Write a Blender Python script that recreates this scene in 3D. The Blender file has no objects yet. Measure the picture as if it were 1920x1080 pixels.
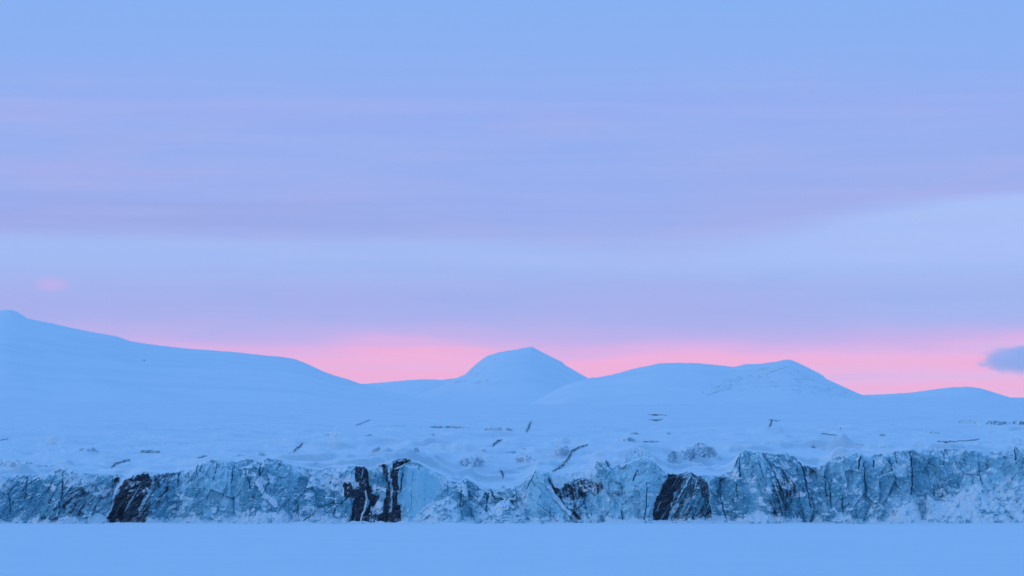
import bpy, math, random
import numpy as np

# ------------------------------------------------------------------ camera, sky, light
scene = bpy.context.scene
COL = scene.collection
R = math.radians
F = 960.0 / math.tan(R(10.0))            # focal length in photo pixels (1920 wide)
CAM_H = 12.0
PITCH = math.atan((937.0 - 540.0) / F)
cp, sp = math.cos(PITCH), math.sin(PITCH)

cam_data = bpy.data.cameras.new("camera")
cam_data.sensor_width = 36.0
cam_data.lens = 18.0 / math.tan(R(10.0))
cam_data.clip_start = 1.0
cam_data.clip_end = 60000.0
cam = bpy.data.objects.new("camera", cam_data)
cam.location = (0.0, 0.0, CAM_H)
cam.rotation_euler = (math.pi / 2 + PITCH, 0.0, 0.0)
COL.objects.link(cam)
scene.camera = cam

scene.view_settings.view_transform = 'Standard'
scene.view_settings.look = 'None'
scene.view_settings.exposure = 0.0
scene.view_settings.gamma = 1.0
scene.render.film_transparent = False
scene.cycles.volume_bounces = 10

SUN_EL, SUN_AZ = R(9.0), R(248.0)        # azimuth clockwise from +Y: to the left, a little behind the camera


def s2l(c):
    return tuple((v / 255 / 12.92) if v / 255 <= 0.04045 else ((v / 255 + 0.055) / 1.055) ** 2.4 for v in c)


class NT:
    """tiny helper for node trees"""
    def __init__(self, tree):
        self.t = tree
        tree.nodes.clear()

    def n(self, typ, **kw):
        nd = self.t.nodes.new(typ)
        for k, v in kw.items():
            setattr(nd, k, v)
        return nd

    def link(self, a, b):
        self.t.links.new(a, b)

    def val(self, sock, v):
        if isinstance(v, bpy.types.NodeSocket):
            self.link(v, sock)
        else:
            sock.default_value = v

    def math(self, op, a, b=0.0, c=0.0, clamp=False):
        nd = self.n('ShaderNodeMath', operation=op, use_clamp=clamp)
        self.val(nd.inputs[0], a)
        self.val(nd.inputs[1], b)
        self.val(nd.inputs[2], c)
        return nd.outputs[0]

    def sstep(self, v, lo, hi, a=0.0, b=1.0):
        nd = self.n('ShaderNodeMapRange', interpolation_type='SMOOTHSTEP')
        self.val(nd.inputs['Value'], v)
        nd.inputs['From Min'].default_value = lo
        nd.inputs['From Max'].default_value = hi
        nd.inputs['To Min'].default_value = a
        nd.inputs['To Max'].default_value = b
        return nd.outputs['Result']

    def mix(self, f, a, b, blend='MIX'):
        nd = self.n('ShaderNodeMix', data_type='RGBA', blend_type=blend)
        self.val(nd.inputs[0], f)
        for s, v in ((nd.inputs[6], a), (nd.inputs[7], b)):
            if isinstance(v, bpy.types.NodeSocket):
                self.link(v, s)
            else:
                s.default_value = (*v, 1.0) if len(v) == 3 else v
        return nd.outputs[2]

    def comb(self, x, y, z):
        nd = self.n('ShaderNodeCombineXYZ')
        for s, v in zip(nd.inputs, (x, y, z)):
            self.val(s, v)
        return nd.outputs[0]

    def noise(self, vec, scale, detail=4.0, rough=0.55, dist=0.0):
        nd = self.n('ShaderNodeTexNoise')
        self.link(vec, nd.inputs['Vector'])
        nd.inputs['Scale'].default_value = scale
        nd.inputs['Detail'].default_value = detail
        nd.inputs['Roughness'].default_value = rough
        nd.inputs['Distortion'].default_value = dist
        return nd.outputs[0]

    def ramp(self, f, stops):
        nd = self.n('ShaderNodeValToRGB')
        self.val(nd.inputs[0], f)
        el = nd.color_ramp.elements
        while len(el) < len(stops):
            el.new(0.5)
        for e, (p, c) in zip(el, stops):
            e.position = p
            e.color = (*c, 1.0)
        return nd.outputs[0]


def elev(py):
    """tangent of the elevation of photo row py, at the middle of the picture"""
    b = (540.0 - py) / F
    return (sp + b * cp) / (cp - b * sp)


world = bpy.data.worlds.new("World")
scene.world = world
world.use_nodes = True
w = NT(world.node_tree)
tc = w.n('ShaderNodeTexCoord')
sep = w.n('ShaderNodeSeparateXYZ')
w.link(tc.outputs['Generated'], sep.inputs[0])
dx, dy, dz = sep.outputs
hyp = w.math('SQRT', w.math('ADD', w.math('MULTIPLY', dx, dx), w.math('MULTIPLY', dy, dy)))
e_raw = w.math('DIVIDE', dz, w.math('MAXIMUM', hyp, 0.001))      # tangent of elevation
az = w.math('ARCTAN2', dx, dy)                                    # 0 straight ahead, + to the right
# long thin cloud streaks, parallel to the horizon and gently wavy
wav = w.noise(w.comb(w.math('MULTIPLY', az, 5.0), w.math('MULTIPLY', e_raw, 14.0), 0.0), 1.0, 3.0)
e1 = w.math('ADD', e_raw, w.math('MULTIPLY', w.math('SUBTRACT', wav, 0.5), 0.010))
streak = w.noise(w.comb(w.math('MULTIPLY', az, 5.5), w.math('MULTIPLY', e_raw, 95.0), 3.7), 1.0, 5.0, 0.55, 0.35)
streak2 = w.noise(w.comb(w.math('MULTIPLY', az, 9.0), w.math('MULTIPLY', e_raw, 260.0), 9.1), 1.0, 4.0, 0.5)
broad = w.noise(w.comb(w.math('MULTIPLY', az, 7.0), w.math('MULTIPLY', e_raw, 30.0), 1.3), 1.0, 3.0, 0.5)
EM = 0.30
stops = [(760, (243, 184, 222)), (712, (245, 181, 221)), (676, (254, 178, 216)), (656, (234, 178, 225)),
         (630, (204, 177, 231)), (600, (179, 176, 232)), (560, (168, 176, 233)), (515, (166, 181, 237)),
         (470, (166, 183, 239)), (432, (163, 175, 233)), (385, (160, 173, 234)), (330, (155, 174, 236)),
         (265, (151, 174, 237)), (205, (150, 173, 238)), (150, (142, 174, 239)), (60, (137, 175, 240)),
         (-60, (132, 175, 241))]
st = [(max(0.0, elev(p)) / EM, s2l(c)) for p, c in stops]
st.append((1.0, s2l((122, 175, 247))))
glow_n = w.noise(w.comb(w.math('MULTIPLY', az, 11.0), w.math('MULTIPLY', e_raw, 60.0), 5.2), 1.0, 4.0)
e1 = w.math('ADD', e1, w.math('MULTIPLY', w.math('MULTIPLY', w.math('SUBTRACT', glow_n, 0.5), w.sstep(e_raw, elev(520), elev(640))), 0.017))
base = w.ramp(w.math('DIVIDE', e1, EM, clamp=True), st)
# pinkish mauve veil in the middle heights, stronger to the left
veil = w.math('MULTIPLY', w.sstep(streak, 0.42, 0.68), w.sstep(e1, elev(660), elev(560)))
veil = w.math('MULTIPLY', veil, w.sstep(e1, elev(90), elev(260)))
veil_l = w.sstep(az, 0.05, -0.18, 0.35, 1.0)
c1 = w.mix(w.math('MULTIPLY', w.math('MULTIPLY', veil, veil_l), 0.42), base, s2l((176, 174, 232)))
blue_v = w.math('MULTIPLY', w.sstep(broad, 0.46, 0.66), w.sstep(e1, elev(560), elev(420)))
blue_v = w.math('MULTIPLY', blue_v, w.sstep(e1, elev(120), elev(240)))
c1 = w.mix(w.math('MULTIPLY', blue_v, 0.45), c1, s2l((144, 172, 238)))
# pale clear band under a slanting cloud edge (rises to the right)
edge_e = w.math('ADD', elev(443), w.math('MULTIPLY', w.sstep(az, 0.045, 0.128), elev(380) - elev(443)))
edge_e = w.math('ADD', edge_e, w.math('MULTIPLY', w.sstep(az, 0.10, 0.20), elev(360) - elev(380)))
edge_e = w.math('ADD', edge_e, w.math('MULTIPLY', w.math('SUBTRACT', streak, 0.5), 0.0045))
dist_e = w.math('SUBTRACT', edge_e, e_raw)
soft = w.sstep(w.math('ABSOLUTE', w.math('SUBTRACT', az, 0.062)), 0.015, 0.10, 0.0120, 0.0028)
band_top = w.math('DIVIDE', dist_e, soft, clamp=True)
band = w.math('MULTIPLY', band_top, w.sstep(e_raw, elev(540), elev(478)))
band_c = w.mix(w.sstep(az, -0.05, 0.16), s2l((165, 187, 242)), s2l((171, 194, 246)))
low_r = w.math('MULTIPLY', w.sstep(az, 0.06, 0.15), w.math('MULTIPLY', w.sstep(e_raw, elev(640), elev(585)), w.sstep(e_raw, elev(440), elev(500))))
c1 = w.mix(w.math('MULTIPLY', low_r, 0.55), c1, s2l((162, 185, 240)))
c2 = w.mix(w.math('MULTIPLY', band, 0.92), c1, band_c)
# the glow thins out and pales to the right
pale = w.math('MULTIPLY', w.sstep(az, 0.05, 0.17), w.sstep(e1, elev(640), elev(690)))
c2 = w.mix(w.math('MULTIPLY', pale, 0.55), c2, s2l((234, 190, 230)))
# warm streaks in the glow close to the hills
leftp = w.math('MULTIPLY', w.sstep(az, -0.03, -0.12), w.sstep(e1, elev(620), elev(665)))
c2 = w.mix(w.math('MULTIPLY', leftp, 0.45), c2, s2l((216, 178, 229)))
gst = w.noise(w.comb(w.math('MULTIPLY', az, 8.0), w.math('MULTIPLY', e_raw, 150.0), 12.4), 1.0, 5.0, 0.6, 0.3)
glow = w.math('MULTIPLY', w.sstep(gst, 0.46, 0.66), w.sstep(e1, elev(640), elev(668)))
c2 = w.mix(w.math('MULTIPLY', glow, 0.7), c2, s2l((255, 174, 208)))
glow2 = w.math('MULTIPLY', w.sstep(gst, 0.50, 0.34), w.sstep(e1, elev(640), elev(668)))
c2 = w.mix(w.math('MULTIPLY', glow2, 0.8), c2, s2l((222, 184, 231)))
# uneven mauve and blue patches in the high veil
mo = w.noise(w.comb(w.math('MULTIPLY', az, 15.0), w.math('MULTIPLY', e_raw, 62.0), 21.7), 1.0, 6.0, 0.58, 0.5)
mo_in = w.math('MULTIPLY', w.math('SUBTRACT', 1.0, w.math('MULTIPLY', band, 0.85)), w.sstep(e1, elev(640), elev(560)))
mo_in = w.math('MULTIPLY', mo_in, w.sstep(e1, elev(70), elev(240)))
c2 = w.mix(w.math('MULTIPLY', w.math('MULTIPLY', w.sstep(mo, 0.52, 0.70), mo_in), 0.30), c2, s2l((172, 172, 230)))
c2 = w.mix(w.math('MULTIPLY', w.math('MULTIPLY', w.sstep(mo, 0.47, 0.30), mo_in), 0.28), c2, s2l((146, 174, 240)))
# a darker mauve layer low on the left, just above the pale band
lm = w.math('MULTIPLY', w.sstep(az, 0.03, -0.13), w.math('MULTIPLY', w.sstep(e_raw, elev(446), elev(425)), w.sstep(e_raw, elev(350), elev(388))))
lm = w.math('MULTIPLY', lm, w.sstep(gst, 0.34, 0.56))
c2 = w.mix(w.math('MULTIPLY', lm, 0.60), c2, s2l((152, 164, 226)))
# faint fine streaks through the whole veil
fs = w.math('MULTIPLY', w.sstep(streak2, 0.40, 0.62), w.sstep(e1, elev(650), elev(600)))
c2 = w.mix(w.math('MULTIPLY', w.math('MULTIPLY', fs, w.sstep(e1, elev(40), elev(260))), 0.12), c2, s2l((186, 188, 240)))
fs2 = w.math('MULTIPLY', w.math('MULTIPLY', w.sstep(gst, 0.52, 0.36), w.math('SUBTRACT', 1.0, w.math('MULTIPLY', band, 0.8))), w.sstep(e1, elev(620), elev(520)))
c2 = w.mix(w.math('MULTIPLY', w.math('MULTIPLY', fs2, w.sstep(e1, elev(120), elev(330))), 0.16), c2, s2l((145, 168, 233)))
# a small pink wisp high on the left
wx = w.math('DIVIDE', w.math('SUBTRACT', az, (102 - 960) / F), 0.0062)
wy = w.math('DIVIDE', w.math('SUBTRACT', e_raw, elev(533) * 0.99), 0.0029)
wd = w.math('ADD', w.math('MULTIPLY', wx, wx), w.math('MULTIPLY', wy, wy))
wd = w.math('ADD', wd, w.math('MULTIPLY', w.math('SUBTRACT', streak2, 0.5), 1.6))
c2 = w.mix(w.math('MULTIPLY', w.sstep(wd, 1.5, -0.5), 0.55), c2, s2l((218, 174, 228)))
# the high sky: deep twilight blue, darker behind the camera
high = w.mix(w.sstep(dz, 0.2, 0.9), s2l((120, 178, 250)), (0.168, 0.442, 1.02))
c3 = w.mix(w.sstep(dz, 0.19, 0.33), c2, high)
back = w.math('MULTIPLY', w.sstep(dy, 0.90, 0.35), w.sstep(dz, 0.75, 0.25))
c4 = w.mix(w.math('MULTIPLY', back, 0.95), c3, (0.105, 0.315, 0.66))
sky = w.n('ShaderNodeTexSky', sky_type='NISHITA', sun_disc=False)
sky.sun_elevation = SUN_EL
sky.sun_rotation = SUN_AZ
bg_sky = w.n('ShaderNodeBackground')
w.link(sky.outputs[0], bg_sky.inputs[0])
bg_sky.inputs[1].default_value = 0.05
bg_tw = w.n('ShaderNodeBackground')
w.link(c4, bg_tw.inputs[0])
bg_tw.inputs[1].default_value = 1.06
mixs = w.n('ShaderNodeMixShader')
mixs.inputs[0].default_value = 0.04
w.link(bg_tw.outputs[0], mixs.inputs[1])
w.link(bg_sky.outputs[0], mixs.inputs[2])
wo = w.n('ShaderNodeOutputWorld')
w.link(mixs.outputs[0], wo.inputs[0])

sun_data = bpy.data.lights.new("sun", 'SUN')
sun_data.energy = 0.30
sun_data.angle = R(15.0)
sun_data.color = (1.0, 0.95, 0.92)
sun = bpy.data.objects.new("sun", sun_data)
sun.rotation_euler = (math.pi / 2 - SUN_EL, 0.0, math.pi - SUN_AZ)
COL.objects.link(sun)

# ------------------------------------------------------------------ numeric helpers
def hash2(ix, iy, seed):
    h = (ix.astype(np.int64) * 374761393 + iy.astype(np.int64) * 668265263 + seed * 974634777) & 0xFFFFFFFF
    h = ((h ^ (h >> 13)) * 1274126177) & 0xFFFFFFFF
    h = ((h ^ (h >> 16)) * 2246822519) & 0xFFFFFFFF
    return ((h ^ (h >> 15)) & 0xFFFFFF) / float(0xFFFFFF)


def vnoise(x, y, seed=0):
    ix, iy = np.floor(x), np.floor(y)
    fx, fy = x - ix, y - iy
    fx = fx * fx * fx * (fx * (fx * 6 - 15) + 10)
    fy = fy * fy * fy * (fy * (fy * 6 - 15) + 10)
    a = hash2(ix, iy, seed); b = hash2(ix + 1, iy, seed)
    c = hash2(ix, iy + 1, seed); d = hash2(ix + 1, iy + 1, seed)
    return (a * (1 - fx) + b * fx) * (1 - fy) + (c * (1 - fx) + d * fx) * fy


def fbm(x, y, seed=0, octv=4, gain=0.5):
    s, a, t = 0.0, 1.0, 0.0
    for k in range(octv):
        s = s + a * (vnoise(x * 2 ** k + 17.3 * k, y * 2 ** k - 9.1 * k, seed + k * 31) - 0.5)
        t += a
        a *= gain
    return s / t * 2.0                     # about -1 .. 1


def facets(x, y, seed):
    """piecewise planar blocks: height, and distance to the nearest joint"""
    ix, iy = np.floor(x), np.floor(y)
    f1 = np.full(x.shape, 9.0); f2 = np.full(x.shape, 9.0); hgt = np.zeros(x.shape)
    for oy in (-1, 0, 1):
        for ox in (-1, 0, 1):
            cx, cy = ix + ox, iy + oy
            px_ = cx + hash2(cx, cy, seed); py_ = cy + hash2(cx, cy, seed + 1)
            dxx, dyy = x - px_, y - py_
            d = dxx * dxx + dyy * dyy
            gx = hash2(cx, cy, seed + 2) - 0.5; gy = hash2(cx, cy, seed + 3) - 0.5
            hh = (hash2(cx, cy, seed + 4) - 0.5) + 1.5 * (gx * dxx + gy * dyy)
            near = d < f1
            f2 = np.where(near, f1, np.minimum(f2, d))
            hgt = np.where(near, hh, hgt)
            f1 = np.where(near, d, f1)
    return hgt, np.sqrt(f2) - np.sqrt(f1)


def sm(x, lo, hi):
    t = np.clip((x - lo) / (hi - lo), 0, 1)
    return t * t * (3 - 2 * t)


def poly_in(px, py, poly, soft=2.0):
    """soft membership of a polygon, 0..1"""
    inside = np.zeros(px.shape, bool)
    dmin = np.full(px.shape, 1e9)
    n = len(poly)
    for i in range(n):
        x1, y1 = poly[i]; x2, y2 = poly[(i + 1) % n]
        if y1 != y2:
            c = ((y1 > py) != (y2 > py)) & (px < (x2 - x1) * (py - y1) / (y2 - y1) + x1)
            inside ^= c
        t = np.clip(((px - x1) * (x2 - x1) + (py - y1) * (y2 - y1)) / max(1e-9, (x2 - x1) ** 2 + (y2 - y1) ** 2), 0, 1)
        dmin = np.minimum(dmin, np.hypot(px - x1 - t * (x2 - x1), py - y1 - t * (y2 - y1)))
    return sm(np.where(inside, dmin, -dmin), -soft, soft)


def line_d(px, py, pts):
    dmin = np.full(px.shape, 1e9)
    for (x1, y1), (x2, y2) in zip(pts[:-1], pts[1:]):
        t = np.clip(((px - x1) * (x2 - x1) + (py - y1) * (y2 - y1)) / max(1e-9, (x2 - x1) ** 2 + (y2 - y1) ** 2), 0, 1)
        dmin = np.minimum(dmin, np.hypot(px - x1 - t * (x2 - x1), py - y1 - t * (y2 - y1)))
    return dmin


def at(px, py, Y):
    """world point on the sight line of photo pixel (px, py) at depth Y"""
    a = (np.asarray(px, float) - 960.0) / F
    b = (540.0 - np.asarray(py, float)) / F
    k = Y / (cp - b * sp)
    return a * k, Y + 0 * a, CAM_H + (sp + b * cp) * k


def smooth1(v, n):
    k = np.hanning(n + 2)[1:-1]; k /= k.sum()
    return np.convolve(np.pad(v, n, mode='edge'), k, 'same')[n:-n]


# ------------------------------------------------------------------ object helpers
def tag(o, label=None, cat=None, group=None, kind=None):
    if label: o["label"] = label
    if cat: o["category"] = cat
    if group: o["group"] = group
    if kind: o["kind"] = kind
    return o


def empty(name, loc, label, cat, group=None):
    o = bpy.data.objects.new(name, None)
    o.empty_display_size = 2.0
    o.location = loc
    COL.objects.link(o)
    return tag(o, label, cat, group)


def mesh_obj(name, V, Q, mat, parent=None, origin=(0, 0, 0), masks=None, smooth=True):
    """link one mesh from an (n,3) array and an (m,4) quad array (world coordinates)"""
    used, inv = np.unique(Q, return_inverse=True)
    Q = inv.reshape(Q.shape)
    V = V[used]
    org = np.array(origin, float)
    me = bpy.data.meshes.new(name)
    me.vertices.add(len(V))
    me.vertices.foreach_set("co", (V - org).astype(np.float32).ravel())
    me.loops.add(Q.size)
    me.loops.foreach_set("vertex_index", Q.astype(np.int32).ravel())
    me.polygons.add(len(Q))
    me.polygons.foreach_set("loop_start", np.arange(0, Q.size, Q.shape[1], dtype=np.int32))
    me.update(calc_edges=True)
    me.polygons.foreach_set("use_smooth", np.full(len(Q), smooth))
    if masks is not None:
        at_ = me.color_attributes.new("mask", 'FLOAT_COLOR', 'POINT')
        m = np.ones((len(V), 4), np.float32)
        m[:, :3] = masks[used]
        at_.data.foreach_set("color", m.ravel())
    me.materials.append(mat)
    o = bpy.data.objects.new(name, me)
    COL.objects.link(o)
    if parent is not None:
        o.parent = parent
    else:
        o.location = org
    return o


def grid_quads(nr, nc):
    i = np.arange(nr * nc).reshape(nr, nc)
    return np.stack([i[:-1, :-1], i[:-1, 1:], i[1:, 1:], i[1:, :-1]], -1).reshape(-1, 4)


# ------------------------------------------------------------------ materials
def new_mat(name):
    m = bpy.data.materials.new(name)
    m.use_nodes = True
    t = NT(m.node_tree)
    out = t.n('ShaderNodeOutputMaterial')
    b = t.n('ShaderNodeBsdfPrincipled')
    t.link(b.outputs[0], out.inputs[0])
    return m, t, b


def snow_material(name, c_lo, c_hi, scale):
    m, t, b = new_mat(name)
    co = t.n('ShaderNodeTexCoord').outputs['Object']
    n1 = t.noise(co, scale, 5.0, 0.6)
    t.link(t.mix(t.sstep(n1, 0.3, 0.7), c_lo, c_hi), b.inputs['Base Color'])
    b.inputs['Roughness'].default_value = 0.85
    b.inputs['Specular IOR Level'].default_value = 0.2
    bm = t.n('ShaderNodeBump')
    bm.inputs['Strength'].default_value = 0.35
    bm.inputs['Distance'].default_value = 0.25
    t.link(t.noise(co, scale * 6, 5.0, 0.65), bm.inputs['Height'])
    t.link(bm.outputs[0], b.inputs['Normal'])
    return m


M_SNOW = snow_material("snow", (0.84, 0.86, 0.88), (0.88, 0.89, 0.90), 0.05)
M_SEA = snow_material("sea_ice_snow", (0.85, 0.865, 0.885), (0.88, 0.89, 0.90), 0.02)


def glacier_material():
    """wind-packed snow; old-ice grey on steep camera-facing rises also paints in fold shading"""
    m, t, b = new_mat("glacier_snow")
    co = t.n('ShaderNodeTexCoord').outputs['Object']
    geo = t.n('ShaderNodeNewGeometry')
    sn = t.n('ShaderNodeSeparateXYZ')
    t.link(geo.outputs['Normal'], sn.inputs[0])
    n1 = t.noise(co, 0.05, 5.0, 0.6)
    n2 = t.noise(co, 0.022, 5.0, 0.65)
    snow = t.mix(t.sstep(n1, 0.3, 0.7), (0.83, 0.855, 0.88), (0.88, 0.89, 0.90))
    mp = t.n('ShaderNodeMapping')
    mp.inputs['Scale'].default_value = (0.010, 0.034, 0.0)
    t.link(co, mp.inputs[0])
    pk = t.noise(mp.outputs[0], 1.0, 6.0, 0.62, 0.6)
    snow = t.mix(t.sstep(pk, 0.48, 0.68, 0.0, 0.55), snow, (0.66, 0.74, 0.79))
    st_ = t.math('ADD', t.math('MULTIPLY', sn.outputs[1], -1.0), t.math('MULTIPLY', t.math('SUBTRACT', n2, 0.5), 0.75))  # camera-facing slopes darkened: fold shading put into the colour with the old-ice tone
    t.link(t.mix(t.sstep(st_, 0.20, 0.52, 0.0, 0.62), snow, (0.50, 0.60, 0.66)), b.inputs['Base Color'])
    b.inputs['Roughness'].default_value = 0.85
    b.inputs['Specular IOR Level'].default_value = 0.2
    return m


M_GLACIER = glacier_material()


def masked_ice(name, ice_hi, ice_lo, dirt_c, snow_bias=0.0):
    """glacier ice: R of the mask = debris in the ice, G = lying snow, B = clear blue ice"""
    m, t, b = new_mat(name)
    co = t.n('ShaderNodeTexCoord').outputs['Object']
    at_ = t.n('ShaderNodeAttribute', attribute_name="mask")
    sp_ = t.n('ShaderNodeSeparateColor')
    t.link(at_.outputs['Color'], sp_.inputs[0])
    dirt, snow, blue = sp_.outputs
    geo = t.n('ShaderNodeNewGeometry')
    sn = t.n('ShaderNodeSeparateXYZ')
    t.link(geo.outputs['Normal'], sn.inputs[0])
    mp = t.n('ShaderNodeMapping')
    mp.inputs['Scale'].default_value = (1.0, 1.0, 0.38)
    t.link(co, mp.inputs[0])
    n_big = t.noise(mp.outputs[0], 0.16, 4.0, 0.55, 0.4)
    n_fine = t.noise(mp.outputs[0], 0.9, 6.0, 0.65, 0.8)
    n_fleck = t.noise(co, 0.75, 4.0, 0.62, 0.5)
    f = t.math('ADD', t.math('MULTIPLY', n_big, 0.8), t.math('MULTIPLY', n_fine, 0.55))
    f = t.math('ADD', f, t.math('MULTIPLY', t.math('SUBTRACT', blue, 0.5), 1.1))
    ice = t.mix(t.sstep(f, 0.32, 1.14), ice_hi, ice_lo)
    # debris in the ice keeps some streaks of its own
    df = t.math('ADD', dirt, t.math('MULTIPLY', t.math('SUBTRACT', n_fine, 0.5), 0.55))
    c = t.mix(t.sstep(df, 0.22, 0.86), ice, dirt_c)
    # snow lies on every ledge, and as rime where the mask says so
    up = t.math('ADD', sn.outputs[2], t.math('MULTIPLY', t.math('SUBTRACT', n_fleck, 0.5), 0.55))
    sf = t.sstep(up, 0.50 - snow_bias, 0.72 - snow_bias)
    sg = t.sstep(t.math('ADD', snow, t.math('MULTIPLY', t.math('SUBTRACT', n_fleck, 0.5), 1.1)), 0.38, 0.66)
    sf = t.math('MULTIPLY', sf, t.sstep(dirt, 0.3, 0.9, 1.0, 0.25))
    c = t.mix(t.math('MAXIMUM', sf, sg), c, (0.85, 0.87, 0.89))
    t.link(c, b.inputs['Base Color'])
    t.link(t.math('ADD', 0.55, t.math('MULTIPLY', t.math('MAXIMUM', sf, sg), 0.3)), b.inputs['Roughness'])
    b.inputs['Specular IOR Level'].default_value = 0.10
    bm = t.n('ShaderNodeBump')
    bm.inputs['Strength'].default_value = 0.38
    bm.inputs['Distance'].default_value = 0.35
    t.link(n_fleck, bm.inputs['Height'])
    t.link(bm.outputs[0], b.inputs['Normal'])
    return m


ICE_HI, ICE_LO, DIRT = (0.47, 0.71, 0.78), (0.14, 0.37, 0.46), (0.020, 0.031, 0.056)
M_ICE = masked_ice("glacier_ice", ICE_HI, ICE_LO, DIRT)
M_OLD = masked_ice("weathered_ice", (0.47, 0.58, 0.65), (0.25, 0.37, 0.46), (0.06, 0.08, 0.11), -0.05)


def slit_material(c_lo, c_hi):
    m, t, b = new_mat("crevasse_ice")
    co = t.n('ShaderNodeTexCoord').outputs['Object']
    n = t.noise(co, 0.6, 4.0)
    t.link(t.mix(n, c_lo, c_hi), b.inputs['Base Color'])
    b.inputs['Roughness'].default_value = 0.6
    return m


M_SLIT = slit_material((0.07, 0.13, 0.18), (0.17, 0.28, 0.36))
M_HAIR = slit_material((0.30, 0.40, 0.47), (0.46, 0.55, 0.61))


def mountain_material():
    m, t, b = new_mat("mountain_snow")
    co = t.n('ShaderNodeTexCoord').outputs['Object']
    at_ = t.n('ShaderNodeAttribute', attribute_name="mask")
    sp_ = t.n('ShaderNodeSeparateColor')
    t.link(at_.outputs['Color'], sp_.inputs[0])
    n = t.noise(co, 0.004, 5.0, 0.6)
    n2 = t.noise(co, 0.0018, 6.0, 0.6, 1.2)
    snow = t.mix(t.sstep(n2, 0.42, 0.66), (0.89, 0.90, 0.91), (0.82, 0.85, 0.87))
    snow = t.mix(t.math('MULTIPLY', n, 0.3), snow, (0.88, 0.89, 0.90))
    t.link(t.mix(sp_.outputs[0], snow, (0.09, 0.09, 0.10)), b.inputs['Base Color'])
    b.inputs['Roughness'].default_value = 0.9
    b.inputs['Specular IOR Level'].default_value = 0.1
    return m


M_MTN = mountain_material()

# ------------------------------------------------------------------ traced outlines (photo pixels)
D = 1485.0                                # distance of the ice front
LIP = [(-420, 872), (-250, 880), (-120, 884), (0, 889), (50, 890), (88, 893), (100, 887), (110, 880), (120, 875),
       (135, 881), (150, 887), (180, 888), (225, 890), (240, 897), (258, 891), (270, 886), (305, 887), (332, 885), (337, 881),
       (360, 880), (369, 872), (390, 864), (410, 861), (440, 866), (465, 861), (475, 860), (485, 865), (507, 859), (522, 861),
       (540, 869), (562, 876), (600, 880), (628, 874), (665, 874), (683, 874), (690, 880), (715, 870), (735, 865),
       (745, 860), (760, 859), (780, 865), (805, 880), (832, 891), (840, 900), (862, 907), (870, 898), (877, 895),
       (890, 905), (905, 916), (937, 918), (942, 911), (960, 912), (975, 909), (990, 895), (1005, 882), (1028, 884),
       (1045, 890), (1065, 888), (1090, 884), (1113, 877), (1120, 862), (1135, 861), (1152, 873), (1175, 869), (1187, 862), (1200, 858),
       (1215, 859), (1228, 866), (1238, 875), (1247, 885), (1257, 889), (1277, 889), (1290, 884), (1307, 891), (1322, 892),
       (1355, 891), (1365, 885), (1375, 880), (1380, 867), (1387, 852), (1395, 845), (1410, 848), (1422, 846),
       (1440, 849), (1455, 850), (1472, 849), (1490, 855), (1496, 864), (1520, 875), (1532, 877), (1550, 866),
       (1567, 856), (1590, 850), (1612, 850), (1620, 857), (1637, 852), (1665, 848), (1705, 845), (1752, 841),
       (1790, 841), (1815, 842), (1865, 846), (1897, 845), (1902, 839), (1920, 837), (2050, 842), (2200, 850), (2340, 858)]
LX, LY = np.array([p[0] for p in LIP], float), np.array([p[1] for p in LIP], float)


def lip_py(px):
    return np.interp(px, LX, LY)


# smoothed lip height used for the snow surface behind the front
_sx = np.arange(-900.0, 2820.0, 2.0)
_sm_lip = smooth1(lip_py(_sx), 21) + 0.5
_raw_lip = smooth1(lip_py(_sx), 3) + 1.2


def plateau_z(px, Y):
    """height of the glacier surface; px is the bearing as a photo column at depth Y"""
    run = Y - D
    w0 = sm(run, 8, 110)
    lipz = at(960, np.interp(px, _sx, _sm_lip) * w0 + np.interp(px, _sx, _raw_lip) * (1 - w0), D)[2]
    plane = 31.0 + 0.0420 * run - 2.0 * np.sin(run / 170.0) * np.exp(-run / 1800.0)
    far = CAM_H + (937.0 - 752.0 - 10 * sm(px, 650, 950) + 16 * sm(px, 1150, 1750)) / F * Y
    kk = sm(Y, 3200, 6500)
    plane = plane * (1 - kk) + np.minimum(far, far * 0 + CAM_H + (far - CAM_H)) * kk
    t = sm(run, 0, 330)
    z = lipz * (1 - t) + plane * t
    X = (px - 960) / F * Y
    amp = np.clip(run / 60.0, 0, 1) * (1 - 0.75 * sm(Y, 2200, 4200))
    near = 1.0 + 0.8 * (1 - sm(run, 150, 600)) * (0.4 + 0.6 * sm(px, 350, 600))
    amp = amp * (1.0 + 1.3 * (1 - sm(Y, 1700, 2600)))
    # step-like folds across the flow: short steep rises towards the sea, long gentle backs
    for wl, ah, sd in ((120.0, 4.0, 33), (62.0, 2.6, 43), (30.0, 1.5, 53)):
        ph = Y / wl + 1.3 * fbm(X / (1.4 * wl), Y / (2.5 * wl), sd, 4) + 0.3 * fbm(X / (0.4 * wl), Y / wl, sd + 1, 2)
        fr = ph - np.floor(ph)
        on = sm(fbm(X / (0.8 * wl), np.floor(ph) * 7.7 + Y / 900.0, sd + 2, 3), -0.15, 0.4)
        z = z + ah * near * on * sm(fr, 0.0, 0.16) * (1 - fr) * np.clip(run / 90.0, 0, 1) * (0.30 + 0.70 * (1 - sm(Y, 1900, 3000))) * (1 - sm(Y, 4200, 6000))
    z = z + amp * (1.5 * fbm(X / 60.0, Y / 42.0, 5, 4, 0.5) + 1.1 * fbm(X / 210.0, Y / 75.0, 15, 3)
                   - 0.9 * np.abs(fbm(X / 26.0 + Y / 90.0, Y / 20.0, 25, 3)))
    z = z + np.clip(run / 30.0, 0, 1) * (1 - sm(run, 250, 800)) * (1.7 * np.maximum(0, fbm(X / 15.0, Y / 17.0, 27, 4)) - 0.9 * np.abs(fbm(X / 9.0, Y / 14.0, 28, 3)))
    return z


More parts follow.
